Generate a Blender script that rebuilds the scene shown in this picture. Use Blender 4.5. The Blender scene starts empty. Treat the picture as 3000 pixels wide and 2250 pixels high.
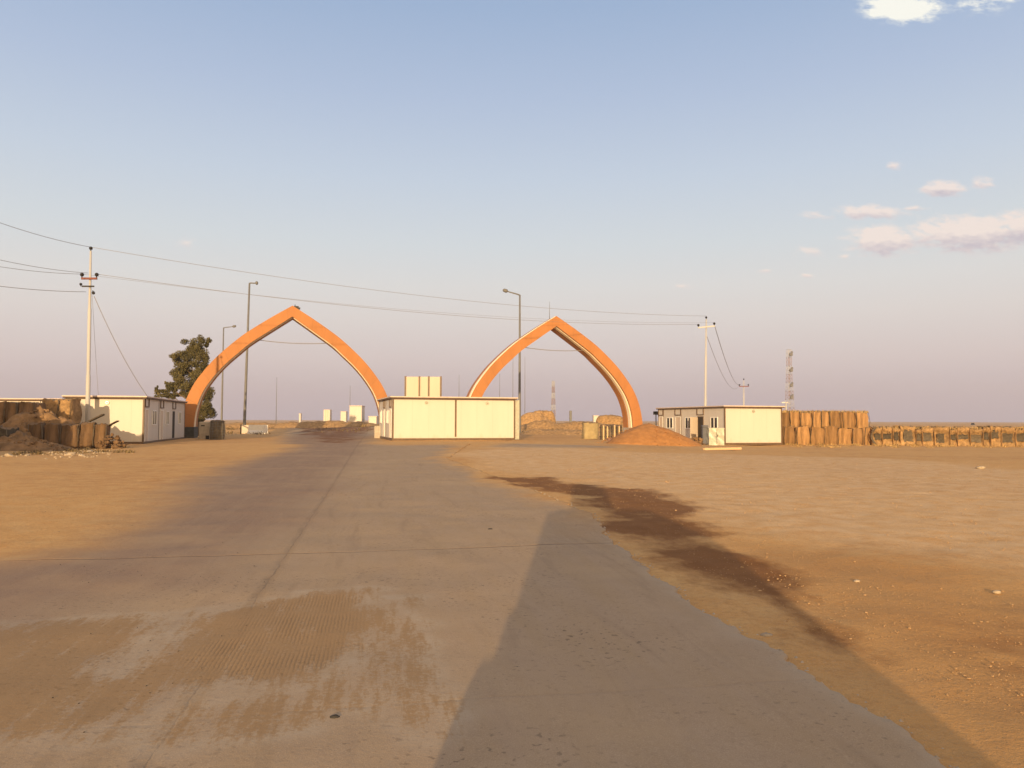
import bpy, math, random
import numpy as np
from mathutils import Matrix, Vector
R = math.radians
random.seed(7)
sc = bpy.context.scene
col = sc.collection
PI = math.pi

# ------------------------------------------------------------ camera
F = 2270.0
EYE = 1.6
cam = bpy.data.cameras.new('camera')
cam.sensor_width = 36.0
cam.lens = 36.0 * F / 3000.0
cam.clip_start = 0.02
cam.clip_end = 20000
camo = bpy.data.objects.new('camera', cam)
col.objects.link(camo)
CM = Matrix.Rotation(PI/2 + R(2.709), 4, 'X') @ Matrix.Rotation(0.003, 4, 'Z')
camo.matrix_world = Matrix.Translation((0, 0, EYE)) @ CM
sc.camera = camo
CM3 = np.array(CM.to_3x3())

# ------------------------------------------------------------ sun and sky
SUN_EL = 8.2
SUN_AZ = 4.5           # degrees the shadows lean to the right of straight ahead
sv = Vector((math.sin(R(SUN_AZ))*math.cos(R(SUN_EL)), math.cos(R(SUN_AZ))*math.cos(R(SUN_EL)), -math.sin(R(SUN_EL))))
sun = bpy.data.lights.new('sun', 'SUN')
sun.energy = 4.9
sun.angle = R(0.5)
sun.color = (1.0, 0.69, 0.35)
suno = bpy.data.objects.new('sun', sun)
col.objects.link(suno)
suno.rotation_mode = 'QUATERNION'
suno.rotation_quaternion = sv.to_track_quat('-Z', 'Y')

sc.view_settings.view_transform = 'Standard'
sc.view_settings.look = 'None'
sc.view_settings.exposure = 0.24
sc.view_settings.gamma = 1.0

def s2l(c):
    return tuple(((v/255.)/12.92 if v <= 10 else ((v/255.+.055)/1.055)**2.4) for v in c)

world = bpy.data.worlds.new('World')
sc.world = world
world.use_nodes = True
nt = world.node_tree
nt.nodes.clear()
def N(t, **kw):
    n = nt.nodes.new(t)
    for k, v in kw.items(): setattr(n, k, v)
    return n
def WM(op, a, b=None, c=None, clamp=False):
    n = nt.nodes.new('ShaderNodeMath'); n.operation = op; n.use_clamp = clamp
    for i, v in enumerate((a, b, c)):
        if v is None: continue
        if isinstance(v, (int, float)): n.inputs[i].default_value = v
        else: nt.links.new(v, n.inputs[i])
    return n.outputs[0]
wo = N('ShaderNodeOutputWorld'); bg = N('ShaderNodeBackground'); nt.links.new(bg.outputs[0], wo.inputs[0])
sky = N('ShaderNodeTexSky', sky_type='NISHITA')
sky.sun_disc = False
sky.sun_elevation = R(SUN_EL)
sky.sun_rotation = R(180 + SUN_AZ)
sky.air_density = 1.0; sky.dust_density = 1.0; sky.ozone_density = 1.5
tc = N('ShaderNodeTexCoord'); sep = N('ShaderNodeSeparateXYZ'); nt.links.new(tc.outputs['Generated'], sep.inputs[0])
DX, DY, DZ = sep.outputs
# evening gradient of the clear sky by height above the horizon
ramp = N('ShaderNodeValToRGB')
elem = ramp.color_ramp.elements
SKY = [(0.0, (192,176,182)), (0.03, (199,182,186)), (0.075, (214,199,197)), (0.13, (221,213,209)), (0.17, (220,218,216)), (0.22, (211,217,221)),
       (0.30, (196,208,223)), (0.39, (177,193,218)), (0.48, (157,179,210)), (0.60, (152,170,198)), (1.0, (155,165,185))]
while len(elem) < len(SKY): elem.new(0.5)
for e, (p, c) in zip(elem, SKY):
    e.position = p; e.color = (*s2l(c), 1)
nt.links.new(WM('ABSOLUTE', DZ), ramp.inputs[0])
mix = N('ShaderNodeMix', data_type='RGBA')
mix.inputs[0].default_value = 0.96
nsk = N('ShaderNodeVectorMath', operation='SCALE'); nsk.inputs['Scale'].default_value = 0.10
nt.links.new(sky.outputs[0], nsk.inputs[0])
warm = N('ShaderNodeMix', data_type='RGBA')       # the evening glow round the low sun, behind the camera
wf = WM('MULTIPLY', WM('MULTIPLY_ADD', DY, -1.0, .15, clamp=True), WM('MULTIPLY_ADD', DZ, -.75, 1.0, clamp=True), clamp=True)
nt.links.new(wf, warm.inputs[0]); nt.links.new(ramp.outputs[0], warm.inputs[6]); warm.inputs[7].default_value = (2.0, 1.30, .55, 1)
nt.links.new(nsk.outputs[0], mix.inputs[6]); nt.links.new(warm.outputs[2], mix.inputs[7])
# clouds: low cumulus scraps far off to the right, directions only
U = WM('DIVIDE', DX, WM('MAXIMUM', DY, 0.05)); V = WM('DIVIDE', DZ, WM('MAXIMUM', DY, 0.05))
comb = N('ShaderNodeCombineXYZ'); nt.links.new(U, comb.inputs[0]); nt.links.new(WM('MULTIPLY', V, 2.2), comb.inputs[1])
nz = N('ShaderNodeTexNoise'); nz.inputs['Scale'].default_value = 46; nz.inputs['Detail'].default_value = 6; nz.inputs['Roughness'].default_value = .62
nt.links.new(comb.outputs[0], nz.inputs['Vector'])
nz2 = N('ShaderNodeTexNoise'); nz2.inputs['Scale'].default_value = 90; nz2.inputs['Detail'].default_value = 3
nt.links.new(comb.outputs[0], nz2.inputs['Vector'])
CL = [(2640,22,140,56,1.5,0),(2860,15,120,40,.5,0),(2940,-2,60,14,.7,0),(2762,553,80,32,1.25,1),(2880,538,45,28,.8,1),(2550,622,130,30,1.0,1),(2400,632,75,22,.55,1),
      (2680,610,50,12,.7,1),(2585,705,130,60,1.15,1),(2850,685,230,72,1.3,1),(3040,660,170,60,1.3,1),(2365,737,55,22,.6,1),(2476,753,26,14,.7,1),(2367,806,26,14,.7,1),
      (2245,793,32,12,.5,1),(2620,487,34,16,.75,1),(1998,838,40,14,.5,1),(540,712,55,22,.4,1),(2060,828,30,10,.3,1)]
tot = None; low = None
for (px, py, rx, ry, st, k) in CL:
    v = CM3 @ np.array([(px-1500)/F, (1125-py)/F, -1.0])
    u0, v0 = v[0]/v[1], v[2]/v[1]
    dx = WM('MULTIPLY', WM('SUBTRACT', U, float(u0)), F/(rx*1.15))
    dy = WM('MULTIPLY', WM('SUBTRACT', V, float(v0)), F/(ry*1.1))
    d = WM('ADD', WM('MULTIPLY', dx, dx), WM('MULTIPLY', dy, dy))
    m = WM('MULTIPLY', WM('SUBTRACT', 1.0, WM('SQRT', d), clamp=True), st)
    g = WM('MULTIPLY', WM('MULTIPLY', dy, -1.0), m)
    tot = m if tot is None else WM('MAXIMUM', tot, m)
    low = g if low is None else WM('ADD', low, g)
dens = WM('SUBTRACT', WM('ADD', WM('MULTIPLY', tot, 1.25), WM('MULTIPLY', WM('SUBTRACT', nz.outputs[0], .5), 2.6)), 0.16)
dens = WM('MULTIPLY', WM('MULTIPLY', dens, 1.5, clamp=True), WM('MULTIPLY', tot, 2.2, clamp=True))
dens = WM('MULTIPLY', dens, WM('GREATER_THAN', DY, 0.06))
dens = WM('MULTIPLY', dens, WM('MULTIPLY_ADD', WM('MULTIPLY', WM('SUBTRACT', V, 0.40), 12.0, clamp=True), .22, .70))
shade = WM('ADD', WM('MULTIPLY', low, 2.6), WM('MULTIPLY', WM('SUBTRACT', nz2.outputs[0], .45), 1.2), clamp=True)
cc = N('ShaderNodeMix', data_type='RGBA')
nt.links.new(shade, cc.inputs[0])
cc.inputs[6].default_value = (*s2l((250,230,218)), 1); cc.inputs[7].default_value = (*s2l((196,182,192)), 1)
cc2 = N('ShaderNodeMix', data_type='RGBA')    # the higher cloud is whiter
nt.links.new(WM('MULTIPLY', WM('SUBTRACT', V, 0.40), 12.0, clamp=True), cc2.inputs[0])
nt.links.new(cc.outputs[2], cc2.inputs[6]); cc2.inputs[7].default_value = (*s2l((252,250,238)), 1)
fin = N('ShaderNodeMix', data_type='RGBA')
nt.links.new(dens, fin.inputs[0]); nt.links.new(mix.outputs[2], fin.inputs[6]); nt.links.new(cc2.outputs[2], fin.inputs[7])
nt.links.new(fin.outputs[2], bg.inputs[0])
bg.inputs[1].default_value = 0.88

# ------------------------------------------------------------ helpers
def ray(px, py):
    v = CM3 @ np.array([(px-1500)/F, (1125-py)/F, -1.0]); return v
def at(px, py, Y):
    v = ray(px, py); t = Y / v[1]
    return Vector((v[0]*t, Y, EYE + v[2]*t))
def sst(a, b, x):
    t = np.clip((np.asarray(x, float)-a)/(b-a), 0, 1); return t*t*(3-2*t)
def vn(x, y, seed=0):
    xi = np.floor(x); yi = np.floor(y); fx = x-xi; fy = y-yi
    fx = fx*fx*(3-2*fx); fy = fy*fy*(3-2*fy)
    def h(a, b):
        s = np.sin(a*127.1 + b*311.7 + seed*74.7)*43758.5453; return s-np.floor(s)
    return (h(xi,yi)*(1-fx)+h(xi+1,yi)*fx)*(1-fy) + (h(xi,yi+1)*(1-fx)+h(xi+1,yi+1)*fx)*fy
def fbm(x, y, seed=0, o=4):
    x = np.asarray(x, float); y = np.asarray(y, float)
    r = 0; a = .5; tot_ = 0
    for i in range(o):
        r = r + a*vn(x*2**i, y*2**i, seed+i*3); tot_ += a; a *= .5
    return r/tot_ - .5
GX = [-200,-60,-34,-22,-12,-5,4,12,18,30,60,200]
GZ = [.0,.15,.15,.12,.18,.25,.18,-.05,-.23,-.27,-.27,0]
def terr(x, y):
    x = np.asarray(x, float); y = np.asarray(y, float)
    g = np.interp(x, GX, GZ)
    z = g * sst(14, 52, y) * (1-sst(110, 320, y))
    z = z + .05*fbm(x*.35, y*.35, 5)*sst(30, 70, y)*(1+2*sst(75, 110, y))
    z = z + .03*fbm(x*1.1, y*1.1, 15, 2)
    # rough field behind the gates
    z = z + sst(84, 100, y)*(1-sst(190, 300, y))*(.45+1.1*fbm(x*.06, y*.09, 9))*sst(-60,-20,x)*(1-sst(24,60,x))
    return z
def gz(x, y): return float(terr(x, y))
def gnd(px, py):
    v = ray(px, py); t = -EYE/v[2]
    for _ in range(30):
        t = (gz(v[0]*t, v[1]*t)-EYE)/v[2]
    return (v[0]*t, v[1]*t)

def tag(o, label=None, cat=None, group=None, kind=None):
    if label: o['label'] = label
    if cat: o['category'] = cat
    if group: o['group'] = group
    if kind: o['kind'] = kind
    return o
def empty(name, loc, rz=0, label=None, cat=None, group=None):
    o = bpy.data.objects.new(name, None); col.objects.link(o)
    o.location = loc; o.rotation_euler = (0, 0, rz); o.empty_display_size = .3
    return tag(o, label, cat, group)
def copy_tree(o, parent=None):
    c = o.copy(); col.objects.link(c)
    if parent: c.parent = parent
    for ch in list(o.children): copy_tree(ch, c)
    return c

class MB:
    def __init__(s): s.v = []; s.f = []; s.sm = []
    def add(s, vs, fs, smooth=False):
        b = len(s.v); s.v += [tuple(v) for v in vs]
        s.f += [tuple(i+b for i in f) for f in fs]; s.sm += [smooth]*len(fs); return s
    def box(s, x0, x1, y0, y1, z0, z1, m=None):
        vs = [Vector(p) for p in ((x0,y0,z0),(x1,y0,z0),(x1,y1,z0),(x0,y1,z0),(x0,y0,z1),(x1,y0,z1),(x1,y1,z1),(x0,y1,z1))]
        if m: vs = [m @ v for v in vs]
        return s.add(vs, [(3,2,1,0),(4,5,6,7),(0,1,5,4),(1,2,6,5),(2,3,7,6),(3,0,4,7)])
    def bev(s, x0, x1, y0, y1, z0, z1, b=.02, m=None):
        # box with chamfered vertical and top edges
        def ring(e, z): return [(x0+b+e,y0+e,z),(x1-b-e,y0+e,z),(x1-e,y0+b+e,z),(x1-e,y1-b-e,z),(x1-b-e,y1-e,z),(x0+b+e,y1-e,z),(x0+e,y1-b-e,z),(x0+e,y0+b+e,z)]
        rs = [ring(0, z0), ring(0, z1-b), ring(b*.7, z1)]
        vs = [Vector(p) for r_ in rs for p in r_]
        if m: vs = [m @ v for v in vs]
        fs = [tuple(range(7,-1,-1)), tuple(range(16,24))]
        for k in (0, 1):
            for i in range(8): j = (i+1) % 8; fs.append((k*8+i, k*8+j, k*8+8+j, k*8+8+i))
        return s.add(vs, fs)
    def tube(s, pts, rad, n=8, cap=True):
        pts = [Vector(p) for p in pts]
        if not isinstance(rad, (list, tuple)): rad = [rad]*len(pts)
        vs = []; fs = []
        for i, p in enumerate(pts):
            d = (pts[min(i+1, len(pts)-1)] - pts[max(i-1, 0)]).normalized()
            a = d.cross(Vector((0,0,1)) if abs(d.z) < .9 else Vector((1,0,0))).normalized(); b = d.cross(a)
            for k in range(n):
                t = 2*PI*k/n; vs.append(p + (a*math.cos(t)+b*math.sin(t))*rad[i])
        for i in range(len(pts)-1):
            for k in range(n):
                j = (k+1) % n; fs.append((i*n+k, i*n+j, (i+1)*n+j, (i+1)*n+k))
        s.add(vs, fs, True)
        if cap:
            b = len(s.v)-len(vs)
            s.f += [tuple(b+k for k in range(n-1,-1,-1)), tuple(b+(len(pts)-1)*n+k for k in range(n))]; s.sm += [False, False]
        return s
    def chip(s, c, r, rnd=random):
        q = [(r*rnd.uniform(.6,1.3), r*rnd.uniform(.6,1.3), r*rnd.uniform(.4,.8)) for _ in range(2)]; a = rnd.uniform(0, 6.28); ca, sa = math.cos(a), math.sin(a)
        P_ = [(q[0][0],0,0),(0,q[0][1],0),(-q[1][0],0,0),(0,-q[1][1],0),(0,0,q[0][2]),(0,0,-q[1][2])]
        return s.add([(c[0]+x*ca-y*sa, c[1]+x*sa+y*ca, c[2]+z) for x, y, z in P_], [(0,1,4),(1,2,4),(2,3,4),(3,0,4),(1,0,5),(2,1,5),(3,2,5),(0,3,5)])
    def blob(s, c, r, seg=8, rings=6, jit=0, rnd=random):
        vs = []; fs = []
        for i in range(rings+1):
            th = PI*i/rings
            for k in range(seg):
                ph = 2*PI*k/seg; q = 1+rnd.uniform(-jit, jit)
                vs.append((c[0]+r[0]*q*math.sin(th)*math.cos(ph), c[1]+r[1]*q*math.sin(th)*math.sin(ph), c[2]+r[2]*q*math.cos(th)))
        for i in range(rings):
            for k in range(seg):
                j = (k+1) % seg; fs.append((i*seg+k, (i+1)*seg+k, (i+1)*seg+j, i*seg+j))
        return s.add(vs, fs, True)
    def build(s, name, mat, parent=None, smooth=None):
        me = bpy.data.meshes.new(name); me.from_pydata(s.v, [], s.f)
        sm = s.sm if smooth is None else [smooth]*len(s.f)
        me.polygons.foreach_set('use_smooth', sm)
        me.materials.append(mat); me.update()
        o = bpy.data.objects.new(name, me); col.objects.link(o)
        if parent: o.parent = parent
        return o

def mk(name):
    m = bpy.data.materials.new(name); m.use_nodes = True; return m, m.node_tree, m.node_tree.nodes['Principled BSDF']
def mat(name, c, rough=.7, var=.12, scale=6., bump=0., bscale=40., metal=0., c2=None, streak=False, dirt=0., spec=.3, coord='Object', rand=0):
    m, t, p = mk(name)
    tc = t.nodes.new('ShaderNodeTexCoord'); mp = t.nodes.new('ShaderNodeMapping')
    t.links.new(tc.outputs[coord], mp.inputs[0])
    if streak: mp.inputs['Scale'].default_value = (1, 1, .15)
    n = t.nodes.new('ShaderNodeTexNoise'); n.inputs['Scale'].default_value = scale; n.inputs['Detail'].default_value = 5; n.inputs['Roughness'].default_value = .65
    t.links.new(mp.outputs[0], n.inputs['Vector'])
    r = t.nodes.new('ShaderNodeValToRGB'); e = r.color_ramp.elements
    e[0].position = .3; e[1].position = .72
    a = [max(0, v*(1-var)) for v in c]; b = [min(1, v*(1+var)) for v in c]
    if c2: b = c2
    e[0].color = (*a, 1); e[1].color = (*b, 1)
    t.links.new(n.outputs[0], r.inputs[0]); out = r.outputs[0]
    if dirt > 0:   # dust splashed up from the ground, by the object's own height
        s = t.nodes.new('ShaderNodeSeparateXYZ'); t.links.new(tc.outputs['Object'], s.inputs[0])
        n2 = t.nodes.new('ShaderNodeTexNoise'); n2.inputs['Scale'].default_value = 3; n2.inputs['Detail'].default_value = 6
        t.links.new(mp.outputs[0], n2.inputs['Vector'])
        ma = t.nodes.new('ShaderNodeMath'); ma.operation = 'MULTIPLY_ADD'; ma.inputs[1].default_value = -1.1; ma.inputs[2].default_value = .25
        t.links.new(s.outputs[2], ma.inputs[0])
        mb = t.nodes.new('ShaderNodeMath'); mb.operation = 'ADD'; mb.use_clamp = True
        t.links.new(ma.outputs[0], mb.inputs[0])
        mc = t.nodes.new('ShaderNodeMath'); mc.operation = 'MULTIPLY_ADD'; mc.inputs[1].default_value = 1.4; mc.inputs[2].default_value = -.55
        t.links.new(n2.outputs[0], mc.inputs[0]); t.links.new(mc.outputs[0], mb.inputs[1])
        md = t.nodes.new('ShaderNodeMath'); md.operation = 'MULTIPLY'; md.inputs[1].default_value = dirt
        t.links.new(mb.outputs[0], md.inputs[0])
        mx = t.nodes.new('ShaderNodeMix'); mx.data_type = 'RGBA'; t.links.new(md.outputs[0], mx.inputs[0])
        t.links.new(out, mx.inputs[6]); mx.inputs[7].default_value = (.38,.24,.11,1); out = mx.outputs[2]
    t.links.new(out, p.inputs['Base Color'])
    p.inputs['Roughness'].default_value = rough; p.inputs['Metallic'].default_value = metal
    p.inputs['Specular IOR Level'].default_value = spec
    if rand:
        oi = t.nodes.new('ShaderNodeObjectInfo'); rr = t.nodes.new('ShaderNodeMapRange')
        rr.inputs[3].default_value = 1-rand; rr.inputs[4].default_value = 1+rand; t.links.new(oi.outputs['Random'], rr.inputs[0])
        vm = t.nodes.new('ShaderNodeVectorMath'); vm.operation = 'SCALE'; t.links.new(out, vm.inputs[0]); t.links.new(rr.outputs[0], vm.inputs['Scale'])
        out = vm.outputs[0]; t.links.new(out, p.inputs['Base Color'])
    if bump > 0:
        n3 = t.nodes.new('ShaderNodeTexNoise'); n3.inputs['Scale'].default_value = bscale; n3.inputs['Detail'].default_value = 5
        t.links.new(tc.outputs[coord], n3.inputs['Vector'])
        bp = t.nodes.new('ShaderNodeBump'); bp.inputs['Strength'].default_value = bump; bp.inputs['Distance'].default_value = .02
        t.links.new(n3.outputs[0], bp.inputs['Height']); t.links.new(bp.outputs[0], p.inputs['Normal'])
    return m

M = dict(  # real surface colours
    panel=mat('white_panel', (.56,.525,.485), .5, .035, 1.5, dirt=.55, streak=True, bump=.06, bscale=3),
    trim=mat('bronze_trim', (.13,.085,.055), .5, .25, 5),
    roof=mat('roof_edge', (.58,.49,.44), .55, .1, 3),
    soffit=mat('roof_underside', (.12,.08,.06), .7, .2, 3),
    whitepaint=mat('white_paint', (.72,.71,.69), .45, .06, 4),
    glass=mat('dark_glass', (.02,.018,.016), .12, .2, 4, spec=.5),
    dark=mat('dark_interior', (.03,.025,.022), .8, .2, 4),
    orange=mat('orange_cladding', (.39,.165,.055), .65, .12, .8, bump=.05, bscale=2, streak=True),
    cream=mat('cream_cladding', (.88,.76,.60), .5, .05, 1),
    rust=mat('dark_orange_cladding', (.14,.05,.025), .6, .12, 1),
    plinth=mat('dark_plinth', (.045,.045,.042), .8, .3, 4, dirt=.3),
    concrete=mat('concrete', (.42,.37,.31), .9, .2, 5, bump=.3, dirt=.4),
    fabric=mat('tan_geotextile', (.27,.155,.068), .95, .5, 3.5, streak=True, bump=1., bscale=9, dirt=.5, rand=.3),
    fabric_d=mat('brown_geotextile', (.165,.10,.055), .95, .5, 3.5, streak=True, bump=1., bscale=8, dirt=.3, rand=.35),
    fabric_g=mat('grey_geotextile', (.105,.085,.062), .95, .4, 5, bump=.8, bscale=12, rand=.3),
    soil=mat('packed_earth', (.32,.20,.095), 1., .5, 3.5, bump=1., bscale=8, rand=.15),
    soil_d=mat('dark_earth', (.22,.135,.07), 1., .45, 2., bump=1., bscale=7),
    sandheap=mat('orange_sand', (.37,.175,.06), 1., .22, 2.5, bump=.9, bscale=14),
    galv=mat('galvanised_steel', (.52,.52,.46), .35, .2, 7, metal=.55),
    polewhite=mat('painted_pole', (.44,.44,.45), .5, .08, 2, streak=True),
    polegrey=mat('grey_pole', (.15,.15,.155), .6, .15, 2),
    insul=mat('insulator', (.02,.018,.018), .3, .2, 8),
    maststeel=mat('faded_mast_steel', (.30,.21,.19), .7, .15, 4),
    redsteel=mat('red_steel', (.17,.055,.045), .6, .15, 4),
    wire=mat('wire', (.22,.20,.19), .6, .1, 1),
    leaf=mat('leaves', (.085,.085,.032), .7, .5, 1.2, c2=(.19,.16,.065)),
    bark=mat('bark', (.15,.11,.075), .95, .3, 8, bump=.6),
    scrub=mat('dry_scrub', (.16,.115,.055), .95, .5, 1.2),
    rock=mat('pale_rock', (.38,.31,.23), .95, .25, 9, bump=.5),
    pebble=mat('pebbles', (.40,.26,.14), .95, .5, 3, coord='Generated'),
    darkstone=mat('dark_stone', (.045,.04,.035), .9, .3, 9),
    wood=mat('pale_timber', (.62,.44,.26), .8, .2, 9),
    darkwood=mat('dark_timber', (.07,.055,.04), .8, .3, 9),
    bluegrey=mat('blue_grey_plastic', (.10,.105,.13), .6, .15, 6),
    carpaint=mat('car_paint', (.55,.54,.52), .35, .04, 2, spec=.5),
    tyre=mat('tyre_rubber', (.02,.02,.02), .85, .2, 10),
    rim=mat('wheel_rim', (.4,.4,.4), .35, .1, 5, metal=.7),
    beige=mat('beige_sheet', (.55,.46,.38), .6, .05, 2, streak=True),
)

def add_lines(m, src, step, w, amt, tint=0):
    """thin darker joints in a cladding material"""
    t = m.node_tree; p = t.nodes['Principled BSDF']; old = p.inputs['Base Color'].links[0].from_socket
    def ma(op, a, b=None):
        x = t.nodes.new('ShaderNodeMath'); x.operation = op
        for i, v in enumerate((a, b)):
            if v is None: continue
            if isinstance(v, (int, float)): x.inputs[i].default_value = v
            else: t.links.new(v, x.inputs[i])
        return x.outputs[0]
    if src == 'station':
        a = t.nodes.new('ShaderNodeAttribute'); a.attribute_name = 'station'; cs = [a.outputs['Fac']]
    else:
        tc = t.nodes.new('ShaderNodeTexCoord'); sp = t.nodes.new('ShaderNodeSeparateXYZ'); t.links.new(tc.outputs['Object'], sp.inputs[0]); cs = [sp.outputs[0], sp.outputs[1]]
    f = None
    for c in cs:
        q = ma('LESS_THAN', ma('FRACT', ma('DIVIDE', ma('ADD', c, 100.37), step)), w/step); f = q if f is None else ma('MAXIMUM', f, q)
    k = ma('SUBTRACT', 1.0, ma('MULTIPLY', f, amt))
    if tint:
        wn = t.nodes.new('ShaderNodeTexWhiteNoise'); wn.noise_dimensions = '1D'; t.links.new(ma('FLOOR', ma('DIVIDE', ma('ADD', cs[0], 100.37), step)), wn.inputs['W'])
        k = ma('MULTIPLY', k, ma('ADD', 1-tint/2, ma('MULTIPLY', wn.outputs['Value'], tint)))
    vm = t.nodes.new('ShaderNodeVectorMath'); vm.operation = 'SCALE'; t.links.new(old, vm.inputs[0]); t.links.new(k, vm.inputs['Scale'])
    t.links.new(vm.outputs[0], p.inputs['Base Color'])
add_lines(M['orange'], 'station', 1.22, .03, .22, .05)
add_lines(M['panel'], 'object', 1.13, .02, .14)

# ------------------------------------------------------------ ground
RD = R(9.9)                               # the old road runs a little to the left of straight ahead
rdir = np.array([-math.sin(RD), math.cos(RD)]); rper = np.array([math.cos(RD), math.sin(RD)])
def ground_mat():
    m, t, p = mk('dusty_ground')
    L = t.links.new
    def n(tp, **k):
        x = t.nodes.new(tp)
        for a, b in k.items(): setattr(x, a, b)
        return x
    def ma(op, a, b=None, c=None, clamp=False):
        x = n('ShaderNodeMath', operation=op); x.use_clamp = clamp
        for i, v in enumerate((a, b, c)):
            if v is None: continue
            if isinstance(v, (int, float)): x.inputs[i].default_value = v
            else: L(v, x.inputs[i])
        return x.outputs[0]
    def mx(f, a, b, bt='MIX'):
        x = n('ShaderNodeMix', data_type='RGBA', blend_type=bt)
        if isinstance(f, (int, float)): x.inputs[0].default_value = f
        else: L(f, x.inputs[0])
        for i, v in ((6, a), (7, b)):
            if isinstance(v, tuple): x.inputs[i].default_value = (*v, 1)
            else: L(v, x.inputs[i])
        return x.outputs[2]
    geo = n('ShaderNodeNewGeometry'); pos = geo.outputs['Position']
    def noise(scale, detail=5, rough=.6, vec=None, dist=0):
        x = n('ShaderNodeTexNoise'); x.inputs['Scale'].default_value = scale; x.inputs['Detail'].default_value = detail
        x.inputs['Roughness'].default_value = rough; x.inputs['Distortion'].default_value = dist
        L(vec if vec is not None else pos, x.inputs['Vector']); return x.outputs[0]
    def attr(a):
        x = n('ShaderNodeAttribute'); x.attribute_name = a; return x.outputs['Fac']
    mp = n('ShaderNodeMapping'); mp.vector_type = 'TEXTURE'; mp.inputs['Rotation'].default_value = (0, 0, RD)
    L(pos, mp.inputs[0]); rv = mp.outputs[0]          # x across the road, y along it
    mp2 = n('ShaderNodeMapping'); mp2.inputs['Scale'].default_value = (3.2, .35, 1); L(rv, mp2.inputs[0]); along = mp2.outputs[0]
    sepr = n('ShaderNodeSeparateXYZ'); L(rv, sepr.inputs[0]); A, B = sepr.outputs[0], sepr.outputs[1]
    pave, asph, dust, damp_shade, pale = attr('pave'), attr('asph'), attr('dust'), attr('damp_shade'), attr('pale')
    nb, nm, nf, ng = noise(.35), noise(2.2, 6, .65), noise(14, 5, .7), noise(70, 3, .7)
    ns = noise(1.3, 6, .65, along)
    # sand
    sand = mx(nb, (.62,.355,.135), (.52,.285,.10))
    sand = mx(ma('MULTIPLY', ma('MULTIPLY_ADD', noise(.12, 4, .6), 5.0, -2.4, True), .6), sand, (.40,.19,.07))
    sand = mx(ma('MULTIPLY_ADD', nm, 2.6, -1.0, True), sand, (.64,.41,.18))
    sand = mx(ma('MULTIPLY', ma('MULTIPLY_ADD', nf, 3.2, -1.55, True), .55), sand, (.27,.155,.075))
    sand = mx(ma('MULTIPLY', ma('MULTIPLY_ADD', ng, 5.0, -2.75, True), .6), sand, (.62,.47,.32))
    sand = mx(ma('MULTIPLY', ma('MULTIPLY_ADD', ng, -5.0, 2.0, True), .6), sand, (.20,.11,.055))
    sand = mx(ma('MULTIPLY', pale, ma('MULTIPLY_ADD', nm, 1.8, -.4, True)), sand, mx(ns, (.62,.435,.25), (.70,.50,.30)))
    # concrete slabs
    conc = mx(nm, (.33,.238,.158), (.42,.308,.205))
    conc = mx(ma('MULTIPLY_ADD', ns, 2.2, -.9, True), conc, (.36,.255,.15))
    conc = mx(ma('MULTIPLY', ma('MULTIPLY_ADD', nf, 3., -1.5, True), .35), conc, (.25,.185,.135))
    # asphalt film on the left lanes
    asp = mx(ns, (.215,.14,.10), (.29,.195,.135))
    asp = mx(ma('MULTIPLY', nf, .25), asp, (.33,.24,.18))
    road = mx(ma('MULTIPLY', asph, ma('MULTIPLY_ADD', ns, 1.6, .1, True)), conc, asp)
    nq = noise(160, 2, .6); nw = noise(.8, 4, .6, along, 1.5)
    road = mx(ma('MULTIPLY', ma('MULTIPLY_ADD', nq, 5.0, -2.6, True), .35), road, (.62,.50,.36))
    road = mx(ma('MULTIPLY', ma('MULTIPLY_ADD', nq, -5.0, 2.1, True), .45), road, (.16,.11,.075))
    nsp = noise(24, 2, .5); npt = noise(.5, 3)
    road = mx(ma('MULTIPLY', ma('MULTIPLY', ma('MULTIPLY_ADD', nsp, 12.0, -7.3, True), ma('MULTIPLY_ADD', npt, 5.0, -2.0, True)), .6), road, (.10,.075,.055))
    lip = attr('lip')
    road = mx(ma('MULTIPLY', ma('MULTIPLY_ADD', ma('SUBTRACT', nm, .5), 2.5, ma('MULTIPLY', lip, 1.2), True), ma('MULTIPLY', lip, .5)), road, (.42,.34,.25))
    road = mx(ma('MULTIPLY', ma('MULTIPLY_ADD', nw, 5.0, -2.75, True), .38), road, (.22,.155,.105))
    road = mx(ma('MULTIPLY', ma('MULTIPLY_ADD', nb, 4.0, -2.1, True), .5), road, (.50,.355,.205))
    # slab joints, wandering a little
    wob = ma('MULTIPLY', ma('SUBTRACT', nm, .5), .10)
    def joint(c, step, off, w):
        q = ma('FRACT', ma('DIVIDE', ma('SUBTRACT', ma('ADD', c, wob), off-step/2), step))
        d = ma('MULTIPLY', ma('ABSOLUTE', ma('SUBTRACT', q, .5)), step)
        return ma('SUBTRACT', 1.0, ma('DIVIDE', d, w), clamp=True)
    jd = ma('SUBTRACT', B, JB); j1 = ma('MULTIPLY', joint(B, 5.25, JB, .028), ma('MULTIPLY_ADD', ma('POWER', 2.718, ma('MULTIPLY', ma('MULTIPLY', jd, jd), -1.0)), 1.15, .16)); j2 = ma('MAXIMUM', ma('MULTIPLY', joint(A, 4.6, JA, .022), .6), ma('MULTIPLY', joint(A, 4.6, JA, .075), ma('MULTIPLY_ADD', nm, 2.0, -.6, True)))
    jn = ma('MAXIMUM', j1, j2)
    jn = ma('MULTIPLY', jn, ma('MULTIPLY_ADD', nb, 2.2, -.35, True))
    jn = ma('MULTIPLY', jn, ma('SUBTRACT', 1.0, dust, clamp=True))
    road = mx(ma('MULTIPLY', jn, .62), road, (.085,.06,.045))
    # loose dust with tyre prints
    mpd = n('ShaderNodeMapping'); mpd.inputs['Scale'].default_value = (15, 2.2, 1); L(rv, mpd.inputs[0])
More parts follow.
